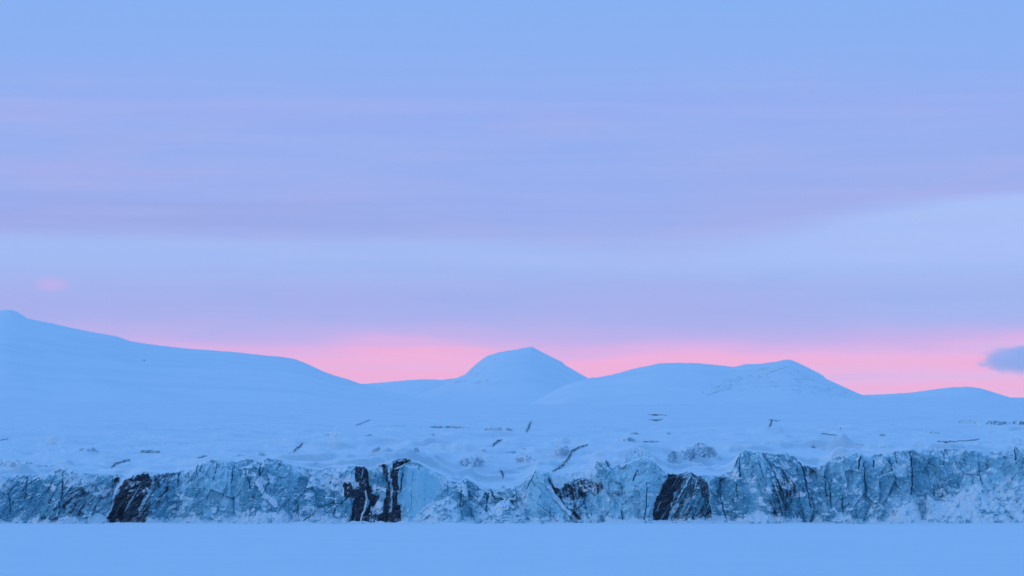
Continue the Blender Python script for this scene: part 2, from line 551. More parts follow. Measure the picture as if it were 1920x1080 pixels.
def hit(px, py):
    """first point where the sight line of a photo pixel meets the glacier surface"""
    Ys = np.concatenate([np.arange(D + 4, 2600, 2.0), np.arange(2600, 7000, 8.0)])
    zs = plateau_z(np.full(Ys.shape, float(px)), Ys)
    _, _, zl = at(np.full(Ys.shape, float(px)), py, Ys)
    k = np.argmax(zs >= zl)
    return Ys[k] if zs[k] >= zl[k] else Ys[-1]


# ------------------------------------------------------------------ sea ice
def build_sea_ice():
    xs = np.concatenate([np.arange(-2600, -640, 40.0), np.arange(-640, 640, 1.25), np.arange(640, 2640, 40.0)])
    ys = np.concatenate([np.array([-1500, -600, -200, -60]), np.arange(0, 90, 15.0), np.geomspace(90, 1420, 70),
                         np.arange(1424, 1500, 1.5), np.array([1530, 1600.0])])
    X, Y = np.meshgrid(xs, ys)
    Z = 0.10 * fbm(X / 30.0, Y / 12.0, 71, 4) * sm(Y, 60, 300) + 0.06 * fbm(X / 6.0, Y / 3.0, 72, 3)
    foot = sm(Y, 1446, 1474)
    Z += foot * (0.1 + 2.4 * fbm(X / 13.0, Y / 8.0, 73, 4) + 1.0 * np.maximum(0, fbm(X / 3.0, Y / 3.0, 74, 3)) + 0.9 * fbm(X / 50.0, Y / 30.0, 78, 2))
    Z += 0.35 * np.exp(-((Y - 1452 - 5 * fbm(X / 60, Y * 0, 75, 2)) / 4.0) ** 2) * (0.5 + fbm(X / 14.0, Y / 9.0, 76, 3))
    Z -= 0.8 * np.exp(-((Y - 1443 - 4 * fbm(X / 80, Y * 0, 77, 2)) / 2.2) ** 2)        # tide crack
    V = np.stack([X, Y, Z], -1).reshape(-1, 3)
    o = mesh_obj("sea_ice", V, grid_quads(*X.shape), M_SEA)
    tag(o, "flat snow-covered sea ice spreading in front of the glacier", None, None, "structure")


build_sea_ice()

# ------------------------------------------------------------------ the ice front
DIRT_POLY = [
    ([(246, 897), (262, 890), (277, 889), (286, 902), (284, 922), (270, 948), (262, 983), (213, 983), (199, 971), (214, 948), (226, 915), (236, 901)], 1.0),
    ([(291, 890), (303, 889), (300, 910), (289, 935), (280, 981), (262, 981), (282, 930)], 0.62),
    ([(306, 893), (320, 893), (318, 918), (304, 950), (296, 972), (292, 950), (306, 918)], 0.62),
    ([(268, 952), (284, 930), (290, 950), (287, 982), (258, 982)], 0.74),
    ([(205, 890), (225, 893), (226, 908), (214, 909)], 0.72),
    ([(124, 915), (160, 905), (205, 905), (213, 920), (200, 942), (185, 962), (168, 962), (150, 968), (124, 968), (118, 940)], 0.50),
    ([(100, 940), (124, 930), (124, 972), (82, 976)], 0.40),
    ([(665, 875), (687, 877), (690, 897), (694, 915), (686, 935), (676, 982), (654, 982), (661, 955), (668, 932), (643, 930), (645, 906), (667, 906)], 1.0),
    ([(688, 897), (696, 910), (701, 930), (711, 925), (712, 936), (701, 955), (692, 982), (676, 982), (690, 945)], 0.95),
    ([(715, 870), (723, 870), (732, 900), (735, 930), (731, 982), (717, 982), (723, 945), (726, 908)], 0.9),
    ([(737, 868), (762, 860), (772, 864), (751, 875), (746, 890), (746, 906), (750, 950), (753, 982), (727, 982), (736, 950), (737, 920), (734, 890)], 1.0),
    ([(698, 966), (735, 958), (750, 964), (752, 982), (694, 982)], 0.9),
    ([(1027, 900), (1036, 912), (1050, 917), (1062, 906), (1078, 898), (1100, 896), (1126, 902), (1134, 914), (1120, 927), (1092, 931), (1070, 940), (1052, 936), (1036, 920)], 0.85),
    ([(1153, 903), (1162, 904), (1174, 928), (1160, 935), (1150, 930), (1160, 922)], 0.75),
    ([(1062, 940), (1085, 945), (1090, 965), (1106, 982), (1080, 982)], 0.62),
    ([(1256, 889), (1281, 890), (1277, 905), (1264, 928), (1257, 948), (1252, 968), (1250, 983), (1198, 983), (1222, 972), (1219, 955), (1222, 943), (1236, 924), (1249, 905)], 1.0),
    ([(1281, 888), (1290, 884), (1310, 892), (1324, 901), (1329, 925), (1331, 983), (1250, 983), (1259, 945), (1272, 913)], 0.55),
    ([(1300, 888), (1312, 893), (1325, 905), (1328, 930), (1318, 945), (1312, 920), (1305, 905)], 0.85),
    ([(1305, 955), (1331, 948), (1331, 983), (1290, 983)], 0.75),
    ([(1446, 905), (1468, 893), (1490, 905), (1492, 925), (1482, 950), (1460, 978), (1447, 960), (1443, 925)], 0.64),
    ([(1504, 873), (1536, 876), (1530, 888), (1510, 886)], 0.7),
    ([(1740, 905), (1782, 905), (1790, 925), (1775, 935), (1745, 925)], 0.42),
    ([(1352, 890), (1358, 891), (1357, 903), (1351, 903)], 0.8),
    ([(829, 888), (837, 893), (834, 902), (826, 896)], 0.7),
    ([(1634, 968), (1655, 962), (1660, 982), (1640, 982)], 0.5),
]
DEEP_POLY = [  # deeper, darker blue ice (+) and pale ice (-)
    ([(-60, 915), (110, 905), (120, 975), (-60, 980)], 0.30), ([(60, 900), (240, 900), (230, 975), (70, 978)], 0.30),
    ([(290, 890), (345, 895), (330, 975), (290, 980)], 0.35), ([(330, 935), (385, 920), (440, 960), (400, 980), (330, 980)], 0.22),
    ([(540, 895), (660, 910), (655, 975), (560, 970)], 0.32), ([(455, 880), (500, 880), (495, 975), (455, 960)], 0.18),
    ([(840, 905), (960, 925), (960, 982), (850, 982)], 0.42), ([(1055, 930), (1105, 930), (1105, 982), (1080, 982)], 0.5),
    ([(1330, 895), (1400, 900), (1400, 980), (1335, 980)], 0.30), ([(1435, 860), (1510, 870), (1505, 980), (1440, 975)], 0.35),
    ([(1520, 885), (1612, 880), (1650, 960), (1600, 980), (1520, 980)], 0.25), ([(1620, 880), (1700, 890), (1700, 925), (1620, 940)], 0.22),
    ([(1712, 855), (1805, 865), (1800, 935), (1715, 925)], 0.32), ([(1815, 850), (1925, 850), (1925, 910), (1830, 905)], 0.15),
    ([(758, 865), (835, 900), (820, 970), (760, 975)], -0.35), ([(985, 890), (1030, 890), (1035, 950), (1000, 970)], -0.25),
    ([(1100, 890), (1245, 870), (1215, 975), (1105, 978)], -0.22), ([(385, 868), (450, 865), (440, 920), (390, 925)], -0.12),
    ([(1275, 905), (1325, 910), (1325, 975), (1265, 975)], 0.45), ([(690, 880), (735, 880), (730, 970), (695, 960)], 0.25),
]
SNOW_POLY = [
    ([(238, 899), (262, 896), (276, 915), (262, 932), (240, 930)], 0.40),
    ([(1285, 890), (1326, 905), (1326, 930), (1305, 925)], 0.36),
    ([(648, 897), (690, 900), (688, 922), (650, 926)], 0.40),
    ([(118, 895), (145, 884), (182, 892), (184, 908), (150, 916), (126, 912)], 0.66),
    ([(150, 910), (200, 905), (215, 918), (196, 935), (170, 928)], 0.5),
    ([(0, 898), (20, 900), (26, 915), (0, 925)], 0.55),
    ([(545, 874), (600, 884), (640, 900), (640, 915), (600, 918), (585, 905), (570, 892)], 0.62),
    ([(640, 890), (668, 893), (676, 905), (668, 925), (650, 915)], 0.5),
    ([(480, 895), (512, 885), (520, 902), (495, 912), (480, 910)], 0.55),
    ([(1032, 885), (1113, 872), (1122, 884), (1110, 896), (1078, 898), (1060, 906), (1050, 916), (1034, 908)], 1.0),
    ([(1060, 905), (1100, 895), (1130, 902), (1136, 918), (1110, 926), (1080, 922)], 0.46),
    ([(1180, 862), (1215, 860), (1222, 874), (1190, 884)], 0.40),
    ([(1440, 876), (1452, 872), (1470, 895), (1490, 905), (1480, 925), (1446, 905)], 0.56),
    ([(1460, 864), (1475, 866), (1486, 876), (1468, 878)], 0.85),
    ([(1670, 870), (1703, 866), (1704, 892), (1675, 898)], 0.62),
    ([(1510, 892), (1535, 895), (1540, 960), (1515, 960)], 0.36),
    ([(1580, 905), (1615, 908), (1612, 935), (1578, 930)], 0.46),
    ([(1600, 935), (1660, 930), (1690, 950), (1670, 975), (1620, 968)], 0.42),
    ([(800, 935), (865, 935), (868, 970), (800, 970)], 0.42),
    ([(880, 925), (960, 918), (965, 975), (890, 975)], 0.42),
    ([(960, 918), (990, 925), (985, 960), (960, 965)], 0.55),
    ([(445, 960), (480, 955), (490, 982), (440, 982)], 0.62),
    ([(318, 950), (345, 935), (370, 945), (345, 978), (318, 975)], 0.48),
    ([(560, 950), (640, 955), (640, 982), (555, 982)], 0.42),
    ([(695, 950), (718, 948), (720, 962), (692, 966)], 0.62),
    ([(1720, 920), (1930, 895), (1930, 982), (1690, 982)], 0.52),
    ([(1780, 870), (1830, 868), (1850, 900), (1800, 905)], 0.42),
    ([(268, 910), (288, 918), (280, 935), (262, 925)], 0.42),
    ([(278, 915), (292, 915), (292, 932), (278, 934)], 0.5),
]
SNOW_LINES = [  # narrow strips of snow caught on the face
    ([(206, 966), (214, 945), (221, 918), (232, 904), (250, 893)], 2.6, 0.9),
    ([(676, 980), (684, 955), (688, 935), (686, 922)], 1.8, 0.9),
    ([(1029, 912), (1040, 928), (1054, 946), (1068, 962), (1082, 975)], 4.5, 1.0),
    ([(485, 905), (500, 930), (520, 945)], 5.0, 0.8),
    ([(742, 880), (756, 872), (770, 867)], 1.6, 0.7),
    ([(1256, 965), (1270, 940), (1286, 905), (1296, 890)], 1.1, 0.6),
    ([(1283, 960), (1296, 930), (1306, 900)], 1.0, 0.55),
    ([(1325, 900), (1331, 930), (1331, 975)], 1.2, 0.7),
    ([(790, 960), (815, 942), (835, 934), (850, 928)], 2.2, 0.7),
    ([(1448, 868), (1475, 885), (1490, 905)], 1.6, 0.6),
]
CRACKS = [  # joints cut into the face: polyline, half width (px), depth (m)
    ([(1614, 850), (1609, 866), (1606, 879)], 2.6, 4.0), ([(1618, 868), (1620, 900), (1621, 926)], 1.7, 3.2),
    ([(1638, 864), (1636, 876)], 1.8, 3.0), ([(1707, 848), (1710, 880), (1708, 905), (1706, 926)], 3.2, 5.0),
    ([(1497, 864), (1507, 880), (1512, 910), (1519, 952)], 2.0, 3.6), ([(1387, 850), (1386, 895)], 1.6, 2.4),
    ([(1212, 905), (1210, 950), (1205, 982)], 1.6, 2.6), ([(1194, 882), (1189, 892), (1186, 902)], 2.0, 3.0),
    ([(1136, 862), (1140, 872), (1147, 882)], 2.0, 2.6), ([(1163, 958), (1167, 982)], 1.8, 2.6),
    ([(1575, 935), (1578, 968)], 2.2, 3.0), ([(1555, 925), (1557, 955)], 1.6, 2.0), ([(437, 878), (436, 906)], 2.0, 3.4),
    ([(370, 870), (369, 890)], 1.8, 3.0), ([(490, 870), (489, 892)], 1.8, 2.6), ([(755, 888), (752, 925)], 1.8, 2.6),
    ([(1004, 884), (996, 900), (987, 916)], 2.0, 3.0), ([(1349, 925), (1356, 955), (1361, 978)], 2.2, 3.0),
    ([(1380, 908), (1380, 935)], 1.5, 2.0), ([(121, 898), (122, 925), (119, 955)], 2.2, 2.6),
    ([(1028, 898), (1040, 922), (1062, 950), (1090, 978)], 3.0, 3.2), ([(1240, 874), (1236, 900)], 1.6, 2.0),
    ([(1098, 925), (1094, 945), (1082, 955)], 1.8, 2.2), ([(655, 930), (640, 945), (620, 944)], 1.8, 2.0),
    ([(505, 905), (495, 930)], 1.6, 1.8), ([(1668, 870), (1669, 885)], 1.8, 2.6), ([(1902, 842), (1903, 870)], 2.0, 3.0),
    ([(52, 895), (50, 935)], 1.6, 1.8), ([(20, 925), (24, 965)], 1.8, 1.8), ([(460, 880), (470, 905), (478, 935)], 1.6, 2.0),
    ([(865, 920), (862, 950)], 2.0, 2.0), ([(915, 925), (912, 960)], 2.0, 2.4), ([(1545, 890), (1548, 930)], 1.4, 1.8),
    ([(332, 885), (334, 915)], 1.6, 2.4), ([(410, 870), (402, 900)], 1.3, 1.8), ([(800, 885), (796, 940)], 0.9, 0.8),
    ([(775, 880), (772, 950)], 0.9, 0.8), ([(1430, 850), (1450, 885), (1470, 930)], 1.5, 2.0),
]
# (start column, protrusion m, lean m): the plan of the front
PLAN = [(-420, 6, 6), (-150, 0, 7), (0, 2, 6), (70, 0, 7), (120, 5, 8), (165, 2, 10), (215, -3, 7), (245, 4, 6), (290, 3, 6),
        (325, -1, 8), (372, 2, 6), (432, 4, 6), (440, 1, 6), (490, 2, 11), (530, -2, 10), (600, -4, 13), (640, -3, 9),
        (660, 0, 4), (690, -1, 4), (725, 1, 4), (750, 4, 4), (790, 3, 5), (835, -3, 7), (870, -4, 9), (905, -6, 10),
        (950, -5, 11), (985, 0, 9), (1015, 4, 6), (1032, 2, 8), (1060, -3, 12), (1110, -2, 9), (1130, 0, 6), (1180, 4, 5), (1215, 3, 5),
        (1240, -1, 4), (1258, 0, 3), (1290, 4, 6), (1330, 1, 6), (1345, -3, 7), (1385, 1, 6), (1440, 2, 8), (1470, -2, 9),
        (1495, 0, 7), (1520, -1, 5), (1560, 2, 5), (1612, 3, 5), (1622, 0, 6), (1660, 1, 7), (1704, 2, 7), (1712, -2, 6),
        (1790, -1, 9), (1860, 0, 11), (1930, 1, 12), (2100, 4, 8), (2340, 2, 8)]
SKEW = [(-420, 0.3), (0, 0.45), (230, 0.62), (330, 0.55), (420, 0.2), (560, 0.15), (640, 0.25), (700, 0.1), (760, 0.0),
        (1000, -0.35), (1080, -0.2), (1180, 0.1), (1235, 0.55), (1335, 0.5), (1360, 0.0), (1440, -0.35), (1500, -0.1), (1600, 0.0), (2340, 0.05)]

SECTIONS = [  # first column, label
    (-421, "low pale blue ice wall at the far left of the front"),
    (116, "snow-mottled ice buttress with a small pointed crest beside the left dark wedge"),
    (226, "buttress with the left black debris wedge reaching down to the sea ice"),
    (330, "fluted pale blue ice buttress right of the left black wedge"),
    (480, "jumbled snow-draped ice slope left of the striped cliff"),
    (641, "ice cliff striped with curved black vertical debris bands"),
    (756, "smooth pale blue ice dome right of the black vertical bands"),
    (842, "low crumbling ice wall beneath the snow bowl"),
    (984, "narrow pale ice pillar beside a diagonal strip of snow"),
    (1034, "broad pale blue ice face under a thick snow cap"),
    (1240, "steep buttress of black and grey slanting debris layers"),
    (1334, "tall rough ice buttress right of the slanting black layers"),
    (1500, "ice wall with a snow notch in its top edge and thin cracks"),
    (1614, "cracked upright ice pillar wall left of the deep vertical cleft"),
    (1709, "blue ice wall rising above the heaped snow apron"),
    (1800, "ragged rime-covered ice wall at the far right of the front"),
]


def ice_fields(P, PY, t, seed=0, traced=True):
    """protrusion (m) and the three masks for points of an ice face"""
    k = np.interp(P, [s[0] for s in SKEW], [s[1] for s in SKEW]) if traced else 0.15
    U = P + k * (PY - 930.0)
    wob = 7.0 * fbm(P / 40.0, PY / 40.0, 301 + seed, 3)
    h1, j1 = facets((U + wob) / 30.0, (PY + wob) / 52.0, 11 + seed)
    h2, j2 = facets((U - wob) / 13.0, (PY + 0.6 * wob) / 19.0, 41 + seed)
    h3, j3 = facets((U + 0.5 * wob) / 5.6, PY / 6.5, 71 + seed)
    rid = 1.0 - np.abs(fbm(U / 17.0, PY / 120.0, 91 + seed, 3))
    d = 3.2 * h1 + 1.7 * h2 + 0.75 * h3 + 1.3 * rid + 0.8 * fbm(U / 8.0, PY / 10.0, 101 + seed, 4)
    few = sm(fbm(P / 38.0, PY / 30.0, 121 + seed, 2), 0.0, 0.5)
    d -= few * (0.9 * sm(-j1, -0.06, 0.0) + 0.3 * sm(-j2, -0.08, 0.0))
    blue = 0.46 + 0.40 * fbm(U / 60.0, PY / 45.0, 111 + seed, 3) + 0.40 * h2 * 0.5 + 0.30 * fbm(U / 14.0, PY / 20.0, 117 + seed, 3)
    return U, d, blue, j1, j2


def build_front():
    px = np.concatenate([np.arange(-420, -20, 3.5), np.arange(-20, 1940, 1.0), np.arange(1940, 2341, 3.5)])
    nf, ncap = 128, 14
    nc = len(px)
    jag = 2.6 * fbm(px / 9.0, px * 0 + 3.3, 201, 4) + 1.6 * (hash2(np.floor(px / 5.0), px * 0, 203) - 0.5)
    lip = lip_py(px) + jag * (1 - 0.7 * sm(px, 752, 762) * sm(-px, -835, -825))
    t = np.linspace(0, 1, nf)[:, None]
    base_py = 986.0
    PY = base_py + (lip[None, :] - base_py) * t
    P = np.broadcast_to(px[None, :], PY.shape).copy()
    U, d, blue, j1, j2 = ice_fields(P, PY, t)
    pl = np.array(PLAN, float)
    # the smooth dome keeps only gentle fluting
    calm = sm(P, 750, 765) * sm(-P, -850, -800) * sm(PY, 862, 878) * sm(-PY, -975, -945)
    d = d * (1 - 0.8 * calm) + calm * 0.5 * fbm(P / 5.0, PY / 80.0, 131, 3)
    d += 1.35 * np.interp(P, pl[:, 0], pl[:, 1]) + (1 - t) * np.interp(P, pl[:, 0], pl[:, 2])
    # masks
    dirt = np.zeros(P.shape)
    snow = np.zeros(P.shape)
    still = 1 - 0.65 * sm(P, 640, 655) * sm(-P, -770, -758)
    wx = P + 4.2 * still * fbm(P / 12.0, PY / 14.0, 141, 4); wy = PY + 5.0 * fbm(P / 12.0, PY / 12.0, 151, 4)
    lam = fbm(U / 3.4, PY / 45.0, 161, 3)                   # thin layering along the foliation of the ice
    blotch = fbm(P / 7.0, PY / 5.0, 171, 4)
    big = np.zeros(P.shape)
    halo = np.zeros(P.shape)
    for poly, wgt in DIRT_POLY:
        a = np.array(poly)
        m = (P > a[:, 0].min() - 12) & (P < a[:, 0].max() + 12)
        if wgt >= 0.9:
            pm = sm(poly_in(wx[m], wy[m], poly, 6.5) + 0.42 * lam[m] + 0.15 * blotch[m], 0.36, 0.6)
            big[m] = np.maximum(big[m], pm)
            dirt[m] = np.maximum(dirt[m], wgt * pm)
            halo[m] = np.maximum(halo[m], sm(poly_in(wx[m], wy[m], poly, 13.0), 0.08, 0.75))
        else:
            dirt[m] = np.maximum(dirt[m], 0.86 * wgt * poly_in(wx[m], wy[m], poly, 4.0))
    lam2 = fbm(U / 7.0, PY / 30.0, 166, 3)
    weak = sm(dirt, 0.05, 0.4) * (1 - sm(dirt, 0.8, 0.98))
    dirt = np.clip(dirt + weak * (0.50 * lam + 0.3 * blotch), 0, 1.0)
    dirt = np.clip(dirt + 0.12 * np.maximum(0, lam2 - 0.1) * (1 - calm), 0, 1)
    dirt = np.maximum(dirt, halo * np.clip(0.42 + 0.35 * lam + 0.2 * blotch, 0, 0.75))   # the bands fray into the ice
    strong = sm(dirt, 0.8, 0.98)
    dirt = np.clip(dirt - strong * 0.55 * sm(lam, 0.30, 0.55), 0, 1)
    for poly, wgt in DEEP_POLY:
        blue += wgt * poly_in(wx, wy, poly, 9.0)
    for poly, wgt in SNOW_POLY:
        a = np.array(poly)
        m = (P > a[:, 0].min() - 12) & (P < a[:, 0].max() + 12)
        snow[m] = np.maximum(snow[m], wgt * poly_in(wx[m], wy[m], poly, 3.0))
    snow = np.clip(snow + sm(snow, 0.05, 0.4) * (0.42 * blotch) * (1 - sm(snow, 0.85, 1.0)), 0, 1)
    rime = fbm(P / 15.0, PY / 9.0, 181, 4, 0.52) + 0.25 * fbm(P / 60.0, PY / 40.0, 186, 2)
    rime = rime + 0.45 * fbm(P / 110.0, PY / 70.0, 188, 2)
    snow = np.maximum(snow, 0.9 * sm(rime, 0.29, 0.52) * (1 - 0.85 * calm) * (1 - 0.93 * strong) * (1 - 0.6 * sm(dirt, 0.2, 0.5)))
    for pts, hw, wgt in SNOW_LINES:
        m = (P > min(p[0] for p in pts) - 12) & (P < max(p[0] for p in pts) + 12)
        s = wgt * sm(-line_d(wx[m], wy[m], pts), -hw * 1.4, -hw * 0.5)
        snow[m] = np.maximum(snow[m], s)
        d[m] += s * 1.5
    top = sm(PY - lip[None, :], 7.0 + 5 * fbm(P / 14.0, PY * 0, 191, 3), 1.0)
    snow = np.maximum(snow, 0.75 * top * sm(fbm(P / 30.0, PY / 30.0, 193, 3), -0.25, 0.15) * (1 - 0.9 * calm) * (1 - strong))
    foot = sm(PY - 14 * fbm(P / 18.0, PY * 0, 195, 4), 968, 979)
    snow = np.maximum(snow, 0.75 * foot * (1 - 0.8 * strong))
    d += 2.4 * foot
    d -= 3.0 * sm(t - 0.12 * fbm(P / 16.0, PY / 40.0, 196, 4), 0.88, 1.0) ** 2 * (1 - strong)
    for pts, hw, dep in CRACKS:
        m = (P > min(p[0] for p in pts) - 8) & (P < max(p[0] for p in pts) + 8)
        taper = 0.55 + 0.55 * vnoise(P[m] / 6.0, PY[m] / 11.0, 198)
        dep = dep * (0.25 + 0.75 * vnoise(P[m] / 9.0, PY[m] / 14.0, 197))
        hw = hw * 0.85
        g = sm(-line_d(P[m] + 2.2 * fbm(P[m] / 7.0, PY[m] / 9.0, 199, 3), PY[m], pts), -hw * taper * 1.2, -hw * 0.3)
        d[m] -= dep * g
        snow[m] *= (1 - g)
        blue[m] = np.minimum(1.2, blue[m] + 0.5 * g)
    X, Yn, Z = at(P, PY, D)
    Y = Yn - d
    # snow rolling back over the lip
    back = np.linspace(0, 1, ncap + 1)[1:, None]
    Yc = Y[-1][None, :] + back * 17.0 + 0 * Y[-1][None, :]
    Zc = Z[-1][None, :] + 0.35 * np.sin(np.clip(back * 3, 0, 1) * math.pi / 2) - 1.4 * back ** 3
    Xc = X[-1][None, :] * (Yc / Y[-1][None, :])
    Xa, Ya, Za = np.vstack([X, Xc]), np.vstack([Y, Yc]), np.vstack([Z, Zc])
    V = np.stack([Xa, Ya, Za], -1).reshape(-1, 3)
    mk = np.zeros((nf + ncap, nc, 3))
    mk[:nf, :, 0], mk[:nf, :, 1], mk[:nf, :, 2] = dirt, snow, np.clip(blue, 0, 1.2)
    mk[nf:, :, 1] = 1.0
    mk[:nf, :, 2] -= 0.10 * calm
    mk = mk.reshape(-1, 3)
    quads = grid_quads(nf + ncap, nc)
    rows = np.repeat(np.arange(nf + ncap - 1), nc - 1)
    qpx = P[0][np.tile(np.arange(nc - 1), nf + ncap - 1)]
    qpy = np.vstack([PY, np.repeat(PY[-1:], ncap, 0)])[:-1, :-1].ravel()
    qu = qpx + 3.5 * fbm(qpx / 8.0, qpy / 10.0, 211, 3)      # ragged seams between the buttresses
    qd = mk[:, 0][quads].mean(1)
    qd_big = np.zeros((nf + ncap, nc))
    qd_big[:nf] = big
    qbig = qd_big.ravel()[quads].mean(1) > 0.5
    starts = [s[0] for s in SECTIONS] + [9999]
    for i, (x0, lab) in enumerate(SECTIONS):
        sel = (qu >= x0) & (qu < starts[i + 1])
        if i == 0: sel |= qu < x0
        face, cap = sel & (rows < nf - 1), sel & (rows >= nf - 1)
        mid = V[np.unique(quads[face])]
        org = (float(mid[:, 0].mean()), float(mid[:, 1].max()), 0.0)
        root = empty("ice_buttress", org, lab, "ice cliff", "ice buttresses along the glacier front")
        band = face & qbig
        if band.sum() > 60:
            mesh_obj("debris_band", V, quads[band], M_ICE, root, org, mk, False)["label"] = "black debris-laden ice"
            face = face & ~band
        mesh_obj("ice_face", V, quads[face], M_ICE, root, org, mk, False)
        mesh_obj("snow_cap", V, quads[cap], M_SNOW, root, org, None, True)

    return px, Y[-1]


LIP_PX, LIP_Y = build_front()


# ------------------------------------------------------------------ glacier surface and its crevasses
CREV = [  # polyline, half width (px), label
    ([(1103, 834), (1085, 839), (1072, 847), (1066, 859), (1056, 874), (1036, 884)], 1.7,
     "long curved crevasse winding down the snow to the ice cliff edge"),
    ([(997, 790), (993, 796), (991, 803), (987, 809)], 1.9, "short steep dark crevasse high on the snow below the domed peak"),
    ([(943, 899), (944, 890), (937, 883)], 1.3, "tiny hooked crevasse in the snow bowl above the low cliff"),
    ([(942, 825), (932, 828), (925, 836)], 1.5, "hook-shaped crevasse left of the long winding crevasse"),
    ([(568, 831), (562, 838), (555, 842), (551, 848)], 1.5, "zigzag crevasse in open snow on the left half of the glacier"),
    ([(244, 863), (229, 866), (219, 870), (209, 877)], 1.3, "slanting crevasse just above the dark debris wedge"),
    ([(1447, 788), (1445, 795), (1443, 801)], 1.5, "short steep crevasse on the upper snow below the ridged peak"),
    ([(695, 787), (682, 792), (668, 797)], 1.0, "faint slanting crevasse in the upper snow above the striped cliff"),
    ([(1215, 778), (1228, 777), (1252, 779)], 0.8, "upper of two thin level cracks in the far snow"),
    ([(1218, 787), (1230, 788), (1244, 786)], 0.9, "lower of two thin level cracks in the far snow"),
    ([(1440, 787), (1452, 788), (1463, 790)], 0.7, "hairline level crack crossing above the short steep crevasse"),
    ([(1758, 828), (1790, 828), (1812, 826), (1838, 824)], 1.0, "long thin level crack in the snow above the right-hand cliff"),
    ([(1540, 814), (1556, 815), (1570, 817)], 0.9, "thin level crack in the middle right snow"),
    ([(0, 826), (8, 824), (16, 823)], 0.9, "small dark crack in the snow at the far left edge"),
    ([(372, 859), (381, 857), (389, 855)], 1.2, "small dark crack just above the fluted pale cliff"),
]


def build_glacier():
    px = np.concatenate([np.arange(-900, -60, 12.0), np.arange(-60, 1980, 1.25), np.arange(1980, 2820, 12.0)])
    ys = np.concatenate([np.arange(D - 3, D + 160, 2.0), np.geomspace(D + 160, 3200, 210), np.geomspace(3260, 14000, 60)])
    P, Y = np.meshgrid(px, ys)
    edge = smooth1(np.interp(px, LIP_PX, LIP_Y), 3) + 1.5
    Y = Y + (edge - ys[0])[None, :] * (1 - sm(Y - D, 0, 120))
    Z = plateau_z(P, Y)
    # undercut the mesh in front so that it stays behind the ice face
    Z = Z - 2.0 * sm(-(Y - edge[None, :] - 10), 0, 10)
    X = (P - 960) / F * Y
    # photo row of every grid point, to trace the crevasses onto the surface
    PY = 540.0 - F * ((Z - CAM_H) * cp - Y * sp) / (Y * cp + (Z - CAM_H) * sp)
    lower = np.zeros(P.shape)
    quads = grid_quads(*P.shape)
    for pts, hw, lab in CREV:
        x0, x1 = min(p[0] for p in pts) - 8, max(p[0] for p in pts) + 8
        y0, y1 = min(p[1] for p in pts) - 8, max(p[1] for p in pts) + 8
        msk = (P > x0) & (P < x1) & (PY > y0) & (PY < y1)
        if not msk.any():
            continue
        d = np.full(P.shape, 99.0)
        taper = 0.8 + 0.35 * vnoise(P[msk] / 9.0, PY[msk] / 6.0, 88)
        d[msk] = line_d(P[msk], PY[msk], pts) / taper
        lower = np.maximum(lower, sm(-d, -hw * 1.5, -hw * 0.4))
    Zl = Z - 1.0 * lower
    V = np.stack([X, Y, Zl], -1).reshape(-1, 3)
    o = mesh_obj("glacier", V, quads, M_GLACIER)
    tag(o, "broad snow-covered glacier rising behind the ice cliff", None, None, "structure")
    for pts, hw, lab in CREV:
        pa = np.array(pts, float)
        seg = np.concatenate([[0], np.cumsum(np.hypot(*np.diff(pa, axis=0).T))])
        ss = np.linspace(0, seg[-1], max(8, int(seg[-1] / 0.8)))
        x, y = np.interp(ss, seg, pa[:, 0]), np.interp(ss, seg, pa[:, 1])
        x, y = smooth1(x, 3), smooth1(y, 3)
        tx, ty = np.gradient(x), np.gradient(y)
        ln = np.hypot(tx, ty) + 1e-6
        nx, ny = -ty / ln, tx / ln
        wd = hw * (0.8 if hw > 1.25 else 0.55) * (0.55 + 0.75 * vnoise(ss / 5.0, ss * 0, 89)) * np.sin(np.pi * np.linspace(0.04, 0.96, len(ss))) ** 0.5
        Ys = np.concatenate([np.arange(D + 4, 2600, 2.5), np.arange(2600, 7000, 10.0)])
        ring = []
        for side, sink in ((-1, 0.05), (-0.45, 0.5), (0.45, 0.5), (1, 0.05)):
            qx, qy = x + nx * wd * side, y + ny * wd * side
            PP, YY = np.meshgrid(qx, Ys, indexing='ij')
            zl = at(PP, np.broadcast_to(qy[:, None], PP.shape), YY)[2]
            k = (plateau_z(PP, YY) >= zl).argmax(1)
            yh = smooth1(Ys[k], 5)
            vx, vy, vz = at(qx, qy, yh)
            ring.append(np.stack([vx, vy, np.maximum(vz, plateau_z(qx, yh)) + 0.25 - sink], -1))
        Vr = np.stack(ring, 0).reshape(-1, 3)
        o = mesh_obj("crevasse", Vr, grid_quads(4, len(ss)), M_SLIT if hw > 1.25 else M_HAIR, origin=Vr.mean(0))
        tag(o, lab, "crevasse", "crevasses in the glacier snow")


build_glacier()

